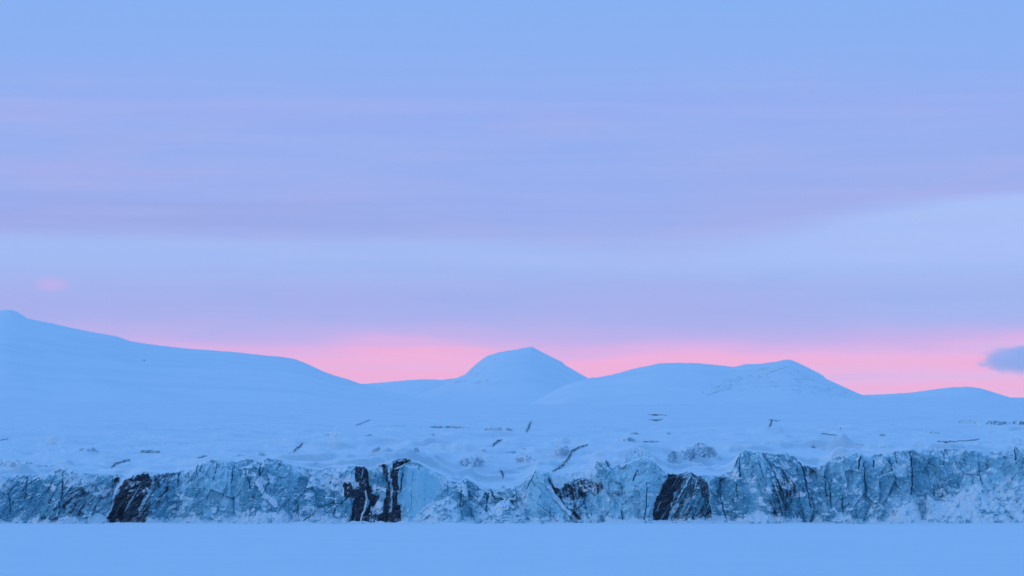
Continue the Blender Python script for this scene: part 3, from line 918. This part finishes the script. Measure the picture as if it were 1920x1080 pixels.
# ------------------------------------------------------------------ lone ice steps, seracs and hummocks on the glacier
def ice_step(name, lipp, basep, label, cat, group, seed, mat, dirt0=0.0, snow0=0.0, relief=1.0, Y=None, step=1.0, backrun=None, lean=None, skew=0.4, soft=True):
    """a bump of bare ice in the snow: a face between two traced lines and a back that sinks into the glacier"""
    lx = [p[0] for p in lipp]; bx = [p[0] for p in basep]
    x0, x1 = min(lx[0], bx[0]), max(lx[-1], bx[-1])
    px = np.arange(x0, x1 + step * 0.5, step)
    hh = max(1.0, max(p[1] for p in basep) - min(p[1] for p in lipp))
    lip = np.interp(px, lx, [p[1] for p in lipp]) + (0.5 + 0.22 * hh if soft else 0.8) * fbm(px / (3.0 + 0.25 * hh), px * 0, seed, 4)
    bas = np.interp(px, bx, [p[1] for p in basep]) + 0.6 * fbm(px / 6.0, px * 0 + 5, seed, 2)
    bas = np.maximum(bas, lip + 0.3)
    if Y is None:
        Yc = np.array([hit(a, b) for a, b in zip(px[::3], bas[::3])])
        Y = float(np.median(Yc))
        Yc = smooth1(np.interp(px, px[::3], np.clip(Yc, Y - 60.0, Y + 60.0)), 7)
    else:
        Yc = np.full(len(px), float(Y))
    nr = max(6, int((bas - lip).max() / step * 1.2))
    t = np.linspace(0, 1, nr)[:, None]
    PY = bas[None, :] + (lip - bas)[None, :] * t
    PYe = PY + (1 - t) * 1.2                               # sunk a little into the snow
    P = np.broadcast_to(px[None, :], PY.shape).copy()
    U, d, blue, j1, j2 = ice_fields(P * 1.6 + seed * 37, PY * 1.6, t, seed, False)
    mpp = Y / F
    ln = lean if lean is not None else (bas - lip).max() * mpp * 0.9
    X, Yn, Z = at(P, PYe, Yc[None, :] + 0 * P)
    edge = np.sin(np.pi * np.linspace(0, 1, len(px)))[None, :] ** 0.5
    d = 1.6 * fbm((P + skew * PY) / 7.0, PY / 9.0, seed + 29, 4) if soft else d * 0.6
    Yf = Yn - relief * d * 0.5 * edge + t * ln * edge
    Z = Z - 1.6 * (1 - edge) ** 2
    Z[0] = np.minimum(Z[0], plateau_z(P[0], Yf[0])) - 0.7          # the foot is always under the snow
    br = backrun or max(10.0, 2.5 * (bas - lip).max() * mpp)
    bk = np.linspace(0, 1, 7)[1:, None]
    Yb = Yf[-1][None, :] + br * bk
    Zb = Z[-1][None, :] - bk ** 1.5 * ((bas - lip)[None, :] * mpp + 1.0)
    Xb = X[-1][None, :] * (1 + 0 * bk)
    V = np.stack([np.vstack([X, Xb]), np.vstack([Yf, Yb]), np.vstack([Z, Zb])], -1).reshape(-1, 3)
    mk = np.zeros((nr + 6, len(px), 3))
    lam = fbm((P + skew * PY) / 3.2, PY / 22.0, seed + 9, 3)
    bl = fbm(P / 5.0, PY / 4.0, seed + 19, 4)
    e2 = np.minimum(edge * 1.6, 1.0)
    mk[:nr, :, 0] = np.clip(dirt0 * (0.95 + 0.9 * lam) * (0.4 + 0.6 * e2), 0, 1)
    mk[:nr, :, 1] = np.clip(snow0 + 0.40 * bl - 0.20 + 0.8 * (1 - e2) + 0.45 * t ** 2 + 0.5 * (1 - t) ** 3, 0, 1)
    mk[:nr, :, 2] = np.clip(blue, 0, 1.1)
    mk[:2, :, 0], mk[:2, :, 1] = 0.0, 1.0
    mk[nr:, :, 1] = 1.0
    c = (float(X.mean()), float(Yn.mean()), float(Z.min()))
    o = mesh_obj(name, V, grid_quads(nr + 6, len(px)), mat, None, c, mk.reshape(-1, 3), False)
    return tag(o, label, cat, group)


def lens(cx, cy, wd, ht, tilt=0.0, n=9):
    """lens outline as (lip, base) lines"""
    lp, bs = [], []
    for i in range(n):
        u = -1 + 2 * i / (n - 1)
        x = cx + u * wd / 2
        k = (1 - u * u) ** 0.6
        lp.append((x, cy - ht / 2 * k + tilt * u * ht))
        bs.append((x, cy + ht / 2 * k * 0.9 + tilt * u * ht))
    return lp, bs


ice_step("serac", [(1166, 868), (1172, 853), (1182, 843), (1198, 836), (1212, 840), (1222, 850), (1234, 866)],
         [(1166, 872), (1180, 880), (1200, 882), (1234, 876)],
         "rounded pale blue serac rising behind the broad ice face", "serac", "seracs behind the cliff edge", 411, M_ICE, 0.0, 0.30, 0.9, Y=D + 22, soft=False)
ice_step("serac", [(1244, 862), (1254, 850), (1262, 845), (1270, 847), (1284, 843), (1290, 836), (1300, 838), (1311, 829), (1322, 830), (1330, 835), (1341, 839), (1350, 853)],
         [(1244, 866), (1262, 870), (1290, 866), (1312, 864), (1335, 859), (1350, 857)],
         "broken serac with slanting grey layers above the snow bowl", "serac", "seracs behind the cliff edge", 431, M_OLD, 0.40, 0.36, 1.2, skew=0.8, soft=False)
HUM = "bare ice patches in the glacier snow"
ice_step("ice_ledge", [(-40, 862), (0, 860), (15, 861), (30, 863), (48, 866), (78, 867), (86, 868)],
         [(-40, 876), (0, 876), (15, 877), (30, 878), (46, 876), (60, 870), (86, 869)],
         "speckled ice ledge above the low wall at the left edge", "ice ledge", HUM, 451, M_OLD, 0.20, 0.42, 0.7)
PATCH = [
    (165, 845, 46, 11, 0, 0.10, 0.42, "rounded grey ice hummock in the left snow, left of a flat lens-shaped one"),
    (280, 847, 52, 7, 0, 0.45, 0.15, "flat dark lens-shaped ice patch in the left snow"),
    (705, 844, 22, 12, -0.25, 0.15, 0.22, "leaf-shaped tilted ice patch above the striped cliff"),
    (777, 845, 22, 11, 0, 0.15, 0.28, "small round ice hummock just above the smooth ice dome"),
    (692, 817, 19, 6, -0.1, 0.28, 0.2, "small grey ice patch high above the striped cliff"),
    (620, 815, 36, 7, 0, 0.05, 0.5, "faint wide ice patch in the upper left middle snow"),
    (885, 868, 58, 24, 0.05, 0.02, 0.48, "big soft snow-veiled ice hummock above the low crumbling wall"),
    (985, 862, 46, 15, 0, 0.0, 0.52, "faint wide ice swell left of the winding crevasse"),
    (1053, 848, 34, 24, -0.15, 0.0, 0.40, "blue ice patch touching the left side of the winding crevasse"),
    (1178, 825, 40, 8, 0.05, 0.30, 0.25, "dark-edged ice step above the rounded serac"),
    (1222, 828, 40, 4, 0, 0.10, 0.35, "thin ice streak right of the dark-edged step"),
    (1525, 838, 9, 8, 0, 0.40, 0.1, "tiny dark square ice lump above the snow notch"),
    (1655, 816, 15, 5, -0.1, 0.40, 0.1, "small dark ice lump in open snow on the right"),
    (1610, 834, 28, 6, 0.05, 0.12, 0.3, "wide ice patch above the cracked pillar wall, left of a fainter one"),
    (1652, 838, 30, 5, 0.1, 0.08, 0.4, "faint ice patch above the cracked pillar wall, right of a wider one"),
    (843, 801, 90, 5, 0.1, 0.08, 0.42, "long grey smear of ice far up the middle snow"),
    (935, 805, 62, 8, 0.1, 0.06, 0.42, "broad grey ice step far up the middle snow below the domed peak"),
    (1742, 811, 14, 4, 0, 0.3, 0.2, "left of two tiny dark ice specks in the right snow"),
    (1757, 812, 15, 4, 0, 0.3, 0.2, "right of two tiny dark ice specks in the right snow"),
    (983, 842, 9, 4, 0.2, 0.35, 0.1, "tiny dark ice lump between the hooked and winding crevasses"),
    (491, 852, 16, 7, 0, 0.1, 0.35, "small grey ice patch above the jumbled snow-draped slope"),
    (590, 870, 36, 5, 0, 0.15, 0.3, "flat ice sliver just above the jumbled snow-draped slope"),
    (585, 911, 46, 24, 0, 0.0, 0.45, None),
    (1575, 803, 6, 5, 0, 0.5, 0.0, "tiny dark dot of ice in the upper right snow"),
    (905, 845, 18, 5, 0, 0.12, 0.35, "small faint ice patch below the hook-shaped crevasse"),
    (810, 815, 12, 8, 0, 0.1, 0.4, "faint upright ice patch above the smooth ice dome"),
    (958, 848, 26, 6, 0, 0.12, 0.35, "flat ice patch right below the hook-shaped crevasse"),
    (1190, 813, 20, 5, 0, 0.35, 0.2, "small dark ice patch far above the rounded serac"),
    (1253, 813, 12, 4, 0, 0.35, 0.2, "tiny dark ice patch far above the broken serac"),
    (100, 833, 16, 4, 0, 0.15, 0.35, "tiny grey ice patch above the left rounded hummock"),
]
for i, (cx, cy, wd, ht, tilt, d0, s0, lab) in enumerate(PATCH):
    if lab is None:
        continue
    lp, bs = lens(cx, cy, wd, ht, tilt)
    ice_step("ice_hummock", lp, bs, lab, "ice patch", HUM, 500 + i * 13, M_OLD, d0, s0, 0.5, None, 0.8 if ht < 10 else 1.0)
ice_step("ice_ledge", [(1800, 787), (1815, 787), (1832, 789), (1843, 794), (1856, 790), (1872, 789), (1890, 791), (1912, 789), (1940, 790)],
         [(1800, 788), (1815, 789), (1832, 794), (1845, 798), (1860, 796), (1876, 798), (1893, 792), (1912, 797), (1940, 797)],
         "ragged dark ice ledge far up the snow at the right edge", "ice ledge", HUM, 901, M_OLD, 0.42, 0.15, 1.5, None, 0.7)


# ------------------------------------------------------------------ snow heaps and fallen ice at the foot of the cliff
def snow_heap(name, lipp, off, label, cat, group, seed, mat, snow0, rough=1.0, depth=14.0, dirt0=0.0):
    lx = [p[0] for p in lipp]
    px = np.arange(lx[0], lx[-1] + 0.5, 1.0)
    lip = np.interp(px, lx, [p[1] for p in lipp]) + 2.2 * rough * fbm(px / 8.0, px * 0, seed, 4)
    nr = 56
    t = np.linspace(0, 1, nr)[:, None]
    PY = 984.5 + (lip - 984.5)[None, :] * t
    P = np.broadcast_to(px[None, :], PY.shape).copy()
    X, Yn, Z = at(P, PY, D)
    hgt = (984.5 - lip)[None, :] * D / F
    prof = off + (1 - t) ** 0.85 * np.minimum(depth, 2.0 + hgt * 1.0)
    h2, j2 = facets(P / 16.0, PY / 13.0, seed + 3)
    h3, j3 = facets(P / 6.5, PY / 6.0, seed + 7)
    dsp = rough * (1.3 * h2 + 0.7 * h3 + 1.2 * fbm(P / 12.0, PY / 9.0, seed + 11, 4))
    Y = Yn - prof - dsp
    bk = np.linspace(0, 1, 5)[1:, None]
    Yb = Y[-1][None, :] + 16.0 * bk
    Zb = Z[-1][None, :] - 0.5 * bk
    Xb = X[-1][None, :] + 0 * bk
    V = np.stack([np.vstack([X, Xb]), np.vstack([Y, Yb]), np.vstack([Z, Zb])], -1).reshape(-1, 3)
    mk = np.zeros((nr + 4, len(px), 3))
    bl = fbm(P / 13.0, PY / 10.0, seed + 19, 4, 0.52)
    mk[:nr, :, 0] = np.clip(dirt0 + 0.0 * bl, 0, 1)
    mk[:nr, :, 1] = np.clip(snow0 + 0.75 * bl, 0, 1)
    mk[:nr, :, 2] = np.clip(0.55 + 0.5 * h2, 0, 1)
    mk[nr:, :, 1] = 1.0
    c = (float(X.mean()), float(Y.min()), 0.0)
    o = mesh_obj(name, V, grid_quads(nr + 4, len(px)), mat, None, c, mk.reshape(-1, 3), False)
    return tag(o, label, cat, group)


HEAPS = "snow heaps at the foot of the ice front"
snow_heap("snow_drift", [(120, 984), (145, 976), (160, 968), (174, 960), (188, 962), (203, 970), (210, 984)], 6,
          "low snow drift left of the black debris wedge", "snow drift", HEAPS, 601, M_ICE, 0.85, 0.4)
snow_heap("snow_drift", [(476, 984), (480, 935), (487, 912), (500, 918), (514, 938), (532, 944), (543, 960), (546, 984)], 3,
          "steep snow ramp leaning on the jumbled ice slope", "snow drift", HEAPS, 621, M_ICE, 0.86, 0.7)
snow_heap("ice_rubble", [(774, 984), (795, 957), (815, 943), (830, 936), (842, 932), (858, 942), (864, 962), (867, 984)], 7,
          "heap of snow-dusted ice rubble under the smooth ice dome", "ice rubble", HEAPS, 641, M_ICE, 0.46, 1.1)
snow_heap("ice_rubble", [(884, 984), (898, 968), (905, 956), (915, 962), (926, 950), (940, 940), (954, 936), (966, 952), (985, 960), (1000, 984)], 6,
          "craggy ice rubble heap under the low crumbling wall", "ice rubble", HEAPS, 661, M_ICE, 0.42, 1.3)
snow_heap("snow_drift", [(1390, 984), (1404, 962), (1420, 954), (1440, 955), (1456, 965), (1474, 984)], 6,
          "snow mound at the foot of the tall rough buttress", "snow drift", HEAPS, 681, M_ICE, 0.72, 0.8)
snow_heap("ice_rubble", [(1546, 984), (1556, 966), (1566, 961), (1580, 961), (1590, 972), (1598, 984)], 5,
          "small dark-flecked ice rubble pile under the notched wall", "ice rubble", HEAPS, 701, M_ICE, 0.45, 1.2, dirt0=0.3)
snow_heap("snow_drift", [(1620, 984), (1640, 968), (1672, 955), (1680, 935), (1690, 925), (1707, 929), (1720, 950), (1728, 970), (1732, 984)], 3,
          "snow drift heaped below the deep vertical cleft", "snow drift", HEAPS, 721, M_ICE, 0.74, 0.8)
snow_heap("snow_drift", [(1726, 984), (1733, 950), (1737, 927), (1750, 938), (1775, 940), (1795, 926), (1810, 915), (1830, 906), (1850, 915), (1870, 925),
                         (1890, 912), (1920, 905), (2000, 900), (2100, 930), (2150, 984)], 4,
          "wide snow apron heaped against the wall at the far right", "snow drift", HEAPS, 741, M_ICE, 0.70, 1.0)
snow_heap("snow_drift", [(560, 984), (585, 974), (610, 969), (632, 972), (650, 984)], 6,
          "low snow drift just left of the black vertical bands", "snow drift", HEAPS, 761, M_ICE, 0.66, 0.9)
snow_heap("snow_drift", [(330, 984), (360, 976), (395, 972), (430, 970), (460, 966), (480, 984)], 7,
          "low snow bank along the fluted pale buttress", "snow drift", HEAPS, 781, M_ICE, 0.74, 0.8)


def ice_block(px, wpx, hpx, label, seed):
    rng = random.Random(seed)
    x, y, _ = at(px, 983.0, D - 21.0)
    sx, sz = wpx * D / F / 2, hpx * D / F
    import bmesh
    bm = bmesh.new()
    for _ in range(26):
        v = [rng.gauss(0, 1) for _ in range(3)]
        l = max(1e-6, max(abs(c) for c in v) * 0.55 + 0.45 * math.sqrt(sum(c * c for c in v)))
        bm.verts.new((v[0] / l * sx, v[1] / l * sx * 0.8, sz * 0.35 + v[2] / l * sz * 0.65))
    r = bmesh.ops.convex_hull(bm, input=bm.verts)
    bmesh.ops.delete(bm, geom=[g for g in r['geom_interior'] if isinstance(g, bmesh.types.BMVert)], context='VERTS')
    bmesh.ops.bevel(bm, geom=list(bm.edges), offset=sx * 0.06, segments=1, affect='EDGES')
    me = bpy.data.meshes.new("ice_block")
    bm.to_mesh(me)
    bm.free()
    a = me.color_attributes.new("mask", 'FLOAT_COLOR', 'POINT')
    for i in range(len(me.vertices)):
        a.data[i].color = (0.0, 0.25 + 0.3 * rng.random(), 0.6, 1.0)
    me.materials.append(M_ICE)
    o = bpy.data.objects.new("ice_block", me)
    o.location = (float(x), float(y), 0.5)
    o.rotation_euler = (0, 0, rng.random() * 6)
    COL.objects.link(o)
    tag(o, label, "ice block", "fallen ice blocks along the cliff foot")


for i, (px_, w_, h_, lab) in enumerate([
        (505, 13, 11, "fallen ice block on the steep snow ramp's foot"),
        (162, 8, 6, "small fallen ice block left of the black debris wedge"),
        (588, 14, 9, "fallen ice block at the low drift left of the black vertical bands"),
        (897, 12, 10, "fallen ice block at the left end of the craggy rubble heap"),
        (1017, 9, 7, "fallen ice block below the narrow pale pillar"),
        (1090, 9, 6, "fallen ice block at the foot of the diagonal snow strip"),
        (1216, 18, 9, "fallen ice block before the slanting black layers"),
        (1360, 10, 7, "fallen ice block just right of the slanting black layers"),
        (1500, 12, 7, "fallen ice block below the notched ice wall"),
        (1745, 12, 8, "fallen ice block in front of the wide snow apron"),
        (40, 9, 6, "small fallen ice block below the low wall at far left"),
        (412, 10, 7, "fallen ice block on the low bank by the fluted buttress")]):
    ice_block(px_, w_, h_, lab, 31 + i)


def ice_chunks():
    """many small chunks, half buried along the whole foot"""
    rng = random.Random(77)
    kinds = [o for o in COL.objects if o.name.startswith("ice_block")]
    for _ in range(70):
        src = rng.choice(kinds)
        o = src.copy()
        o.name = "ice_chunk"
        x, _, _ = at(rng.uniform(-10, 1930), 983.0, D - 22.0)
        o.location = (float(x), D - rng.uniform(13, 26), rng.uniform(-0.2, 0.5))
        f = rng.uniform(0.25, 0.75)
        o.scale = (f * rng.uniform(0.8, 1.5), f, f * rng.uniform(0.6, 1.1))
        o.rotation_euler = (rng.uniform(-0.3, 0.3), rng.uniform(-0.3, 0.3), rng.uniform(0, 6))
        COL.objects.link(o)
        tag(o, "small loose ice chunk half buried in snow along the cliff foot", "ice chunk", "loose ice chunks along the cliff foot")


ice_chunks()

# ------------------------------------------------------------------ mountains
def mountain(name, crest, Yc, front, back, label, seed, gully=1.0, rock=None, step=3.0, ease=1.0):
    cx = np.array([c[0] for c in crest], float); cy = np.array([c[1] for c in crest], float)
    px = np.arange(cx[0], cx[-1] + 1, step)
    line = smooth1(np.interp(px, cx, cy), 3) + 0.5 * fbm(px / 8.0, px * 0, seed, 4, 0.6)
    _, _, zc = at(px, line, Yc)
    rows_f = np.linspace(-1, 0, 70); rows_b = np.linspace(0, 1, 14)[1:]
    rr = np.concatenate([rows_f, rows_b])[:, None]
    run = np.where(rr < 0, rr * front, rr * back)
    Y = Yc + run + 0 * px[None, :]
    drop = np.where(rr < 0, (-rr) ** ease, rr)
    P = np.broadcast_to(px[None, :], Y.shape)
    X = (P - 960) / F * Y
    k = np.clip(-rr * 4, 0, 1)
    zb = plateau_z(P, np.minimum(Y, 13900.0)) - 40.0
    round_ = np.clip(-rr * 7, 0, 1)                         # the faces below the crest are rounder than the crest itself
    zs = zc[None, :] * (1 - round_) + smooth1(zc, int(100 / step))[None, :] * round_
    Z = zs * (1 - drop) + np.minimum(zb, zc[None, :]) * drop
    Z = np.where(rr < 0, np.minimum(Z, zc[None, :] * (1 - 0.35 * drop)), Z)
    wz = fbm(X / 420.0, Y / 900.0, seed + 3, 4)
    Z = Z + gully * k * (17.0 * (wz - 0.45) - 9.0 * np.abs(fbm(X / 150.0 + Y / 700.0, Y / 800.0, seed + 5, 3))) * np.sin(np.clip(drop, 0, 1) * math.pi) ** 0.7
    V = np.stack([X, Y, Z], -1).reshape(-1, 3)
    mk = np.zeros((*Y.shape, 3))
    if rock is not None:
        PY = 540.0 - F * ((Z - CAM_H) * cp - Y * sp) / (Y * cp + (Z - CAM_H) * sp)
        Pp = 960 + X / Y * F
        for poly, wgt, kx, ky, slope in rock:
            n = fbm((Pp) / kx, (PY + slope * Pp) / ky, seed + 40, 4, 0.6)
            mk[..., 0] = np.maximum(mk[..., 0], poly_in(Pp, PY, poly, 4.0) * wgt * sm(n, 0.22, 0.46))
    o = mesh_obj(name, V, grid_quads(*Y.shape), M_MTN, None, (float(X.mean()), Yc, 0.0), mk.reshape(-1, 3), True)
    return tag(o, label, None, None, "structure")


mountain("mountain", [(-800, 640), (-500, 560), (-250, 600), (-100, 600), (-40, 590), (0, 582), (15, 580), (30, 584), (50, 597), (90, 605), (130, 614), (180, 624), (215, 630), (245, 640),
                      (300, 648), (345, 653), (400, 657), (440, 660), (500, 667), (530, 669), (555, 674), (580, 684), (605, 696),
                      (630, 705), (655, 712), (675, 719), (720, 732), (800, 752), (880, 790)],
         8600.0, 4300.0, 2500.0, "long snowy slope descending from the left edge of the picture", 801, 0.7, ease=0.85)
mountain("mountain", [(480, 790), (540, 760), (600, 740), (675, 720), (720, 717), (760, 713), (790, 711), (830, 712), (860, 708), (900, 708), (1000, 722), (1100, 745), (1200, 790)],
         11800.0, 2600.0, 1500.0, "low snowy saddle between the left slope and the domed peak", 821, 0.4)
mountain("mountain", [(700, 785), (760, 752), (820, 728), (858, 708), (872, 702), (882, 692), (893, 682), (906, 672), (916, 666), (922, 665), (933, 661), (950, 658), (969, 655), (985, 652), (997, 650), (1003, 653), (1018, 661), (1036, 670), (1055, 679), (1059, 684), (1075, 693), (1090, 702),
                      (1103, 709), (1140, 726), (1200, 750), (1260, 785)],
         9800.0, 2300.0, 1500.0, "dome-shaped snowy peak in the middle of the horizon", 841, 0.6,
         rock=[([(860, 700), (920, 665), (960, 690), (900, 730), (850, 720)], 0.25, 14.0, 4.0, 0.2)], step=1.5)
mountain("mountain", [(940, 790), (1010, 748), (1060, 722), (1102, 709), (1124, 707), (1146, 703), (1189, 691), (1215, 686), (1237, 681), (1268, 680), (1310, 681), (1350, 685), (1377, 688), (1386, 686), (1396, 683), (1426, 682), (1455, 678),
                      (1474, 674), (1481, 674), (1490, 677), (1517, 690), (1535, 699), (1545, 705), (1548, 710), (1569, 719), (1590, 729), (1615, 740), (1645, 748), (1680, 754), (1760, 790)],
         7600.0, 2500.0, 1500.0, "ridged snowy mountain with faint rock bands on its right face", 861, 0.8,
         rock=[([(1310, 735), (1380, 705), (1440, 688), (1486, 680), (1490, 690), (1440, 704), (1390, 722), (1330, 742)], 0.45, 22.0, 1.7, 0.33),
               ([(1370, 735), (1420, 712), (1500, 690), (1580, 730), (1640, 750), (1640, 762), (1560, 748), (1480, 735)], 0.16, 14.0, 2.0, -0.15)], step=1.5)
mountain("mountain", [(1440, 790), (1500, 768), (1560, 750), (1600, 741), (1660, 739), (1710, 736), (1750, 730), (1785, 726), (1815, 725), (1840, 728), (1865, 736),
                      (1890, 744), (1920, 750), (1990, 764), (2100, 740), (2300, 690), (2500, 650), (2750, 690)],
         9200.0, 2600.0, 1500.0, "low rounded snowy hill at the right edge of the picture", 881, 0.5)


def rock_outcrop(px, py, Y, size, label):
    import bmesh
    rng = random.Random(7)
    bm = bmesh.new()
    for _ in range(22):
        v = [rng.gauss(0, 1) for _ in range(3)]
        l = math.sqrt(sum(c * c for c in v))
        bm.verts.new((v[0] / l * size, v[1] / l * size * 0.7, v[2] / l * size * 0.5))
    bmesh.ops.convex_hull(bm, input=bm.verts)
    me = bpy.data.meshes.new("rock_outcrop")
    bm.to_mesh(me)
    bm.free()
    m, t, b = new_mat("dark_rock")
    n = t.noise(t.n('ShaderNodeTexCoord').outputs['Object'], 0.3)
    t.link(t.mix(n, (0.05, 0.05, 0.055), (0.14, 0.13, 0.13)), b.inputs['Base Color'])
    me.materials.append(m)
    o = bpy.data.objects.new("rock_outcrop", me)
    bpy.context.view_layer.update()
    dg = bpy.context.evaluated_depsgraph_get()
    p0 = cam.location.copy()
    q = at(px, py, 1000.0)
    from mathutils import Vector
    dv = (Vector([float(c) for c in q]) - p0).normalized()
    okh, loc, *_ = scene.ray_cast(dg, p0 + dv * 5.0, dv)
    o.location = loc if okh else Vector([float(c) for c in at(px, py, Y)])
    COL.objects.link(o)
    tag(o, label, "rock")


rock_outcrop(270, 676, 6500.0, 4.2, "tiny dark rock poking out of the long left slope")


# ------------------------------------------------------------------ low cloud at the right edge
def cloud():
    import bmesh
    Yc = 17000.0
    x, y, z = (float(v) for v in at(1922, 675, Yc))
    k = Yc / F
    m = bpy.data.materials.new("cloud")
    m.use_nodes = True
    t = NT(m.node_tree)
    out = t.n('ShaderNodeOutputMaterial')
    co = t.n('ShaderNodeTexCoord').outputs['Object']
    mp = t.n('ShaderNodeMapping')
    mp.inputs['Scale'].default_value = (1 / (92 * k), 1 / (120 * k), 1 / (31 * k))
    t.link(co, mp.inputs[0])
    ln = t.n('ShaderNodeVectorMath', operation='LENGTH')
    t.link(mp.outputs[0], ln.inputs[0])
    nz = t.noise(mp.outputs[0], 2.2, 4.0, 0.55)
    f = t.math('ADD', ln.outputs['Value'], t.math('MULTIPLY', t.math('SUBTRACT', nz, 0.5), 1.5))
    dens = t.math('MULTIPLY', t.sstep(f, 1.0, 0.62), 0.0045)
    pv = t.n('ShaderNodeVolumePrincipled')
    pv.inputs['Color'].default_value = (0.985, 0.993, 1.0, 1)
    t.link(dens, pv.inputs['Density'])
    t.link(pv.outputs[0], out.inputs['Volume'])
    bm = bmesh.new()
    bmesh.ops.create_icosphere(bm, subdivisions=4, radius=1.0)
    for v in bm.verts:
        v.co = (v.co.x * 96 * k, v.co.y * 128 * k, v.co.z * 34 * k)
    me = bpy.data.meshes.new("cloud")
    bm.to_mesh(me)
    bm.free()
    me.materials.append(m)
    o = bpy.data.objects.new("cloud", me)
    o.location = (x, y, z)
    COL.objects.link(o)
    tag(o, "small blue-grey cloud in front of the pink glow at the right edge", "cloud")


cloud()


# ------------------------------------------------------------------ the thin evening haze
def haze():
    m = bpy.data.materials.new("haze")
    m.use_nodes = True
    t = NT(m.node_tree)
    out = t.n('ShaderNodeOutputMaterial')
    pv = t.n('ShaderNodeVolumePrincipled')
    pv.inputs['Color'].default_value = (0.90, 0.95, 1.0, 1)
    pv.inputs['Density'].default_value = 1.4e-5
    t.link(pv.outputs[0], out.inputs['Volume'])
    x0, x1, y0, y1, z0, z1 = -5200, 5200, -1800, 14600, -4.0, 900.0
    V = np.array([(x, y, z) for z in (z0, z1) for y in (y0, y1) for x in (x0, x1)], float)
    Q = np.array([(0, 2, 3, 1), (4, 5, 7, 6), (0, 1, 5, 4), (2, 6, 7, 3), (0, 4, 6, 2), (1, 3, 7, 5)])
    tag(mesh_obj("haze", V, Q, m, smooth=False), kind="stuff")


haze()
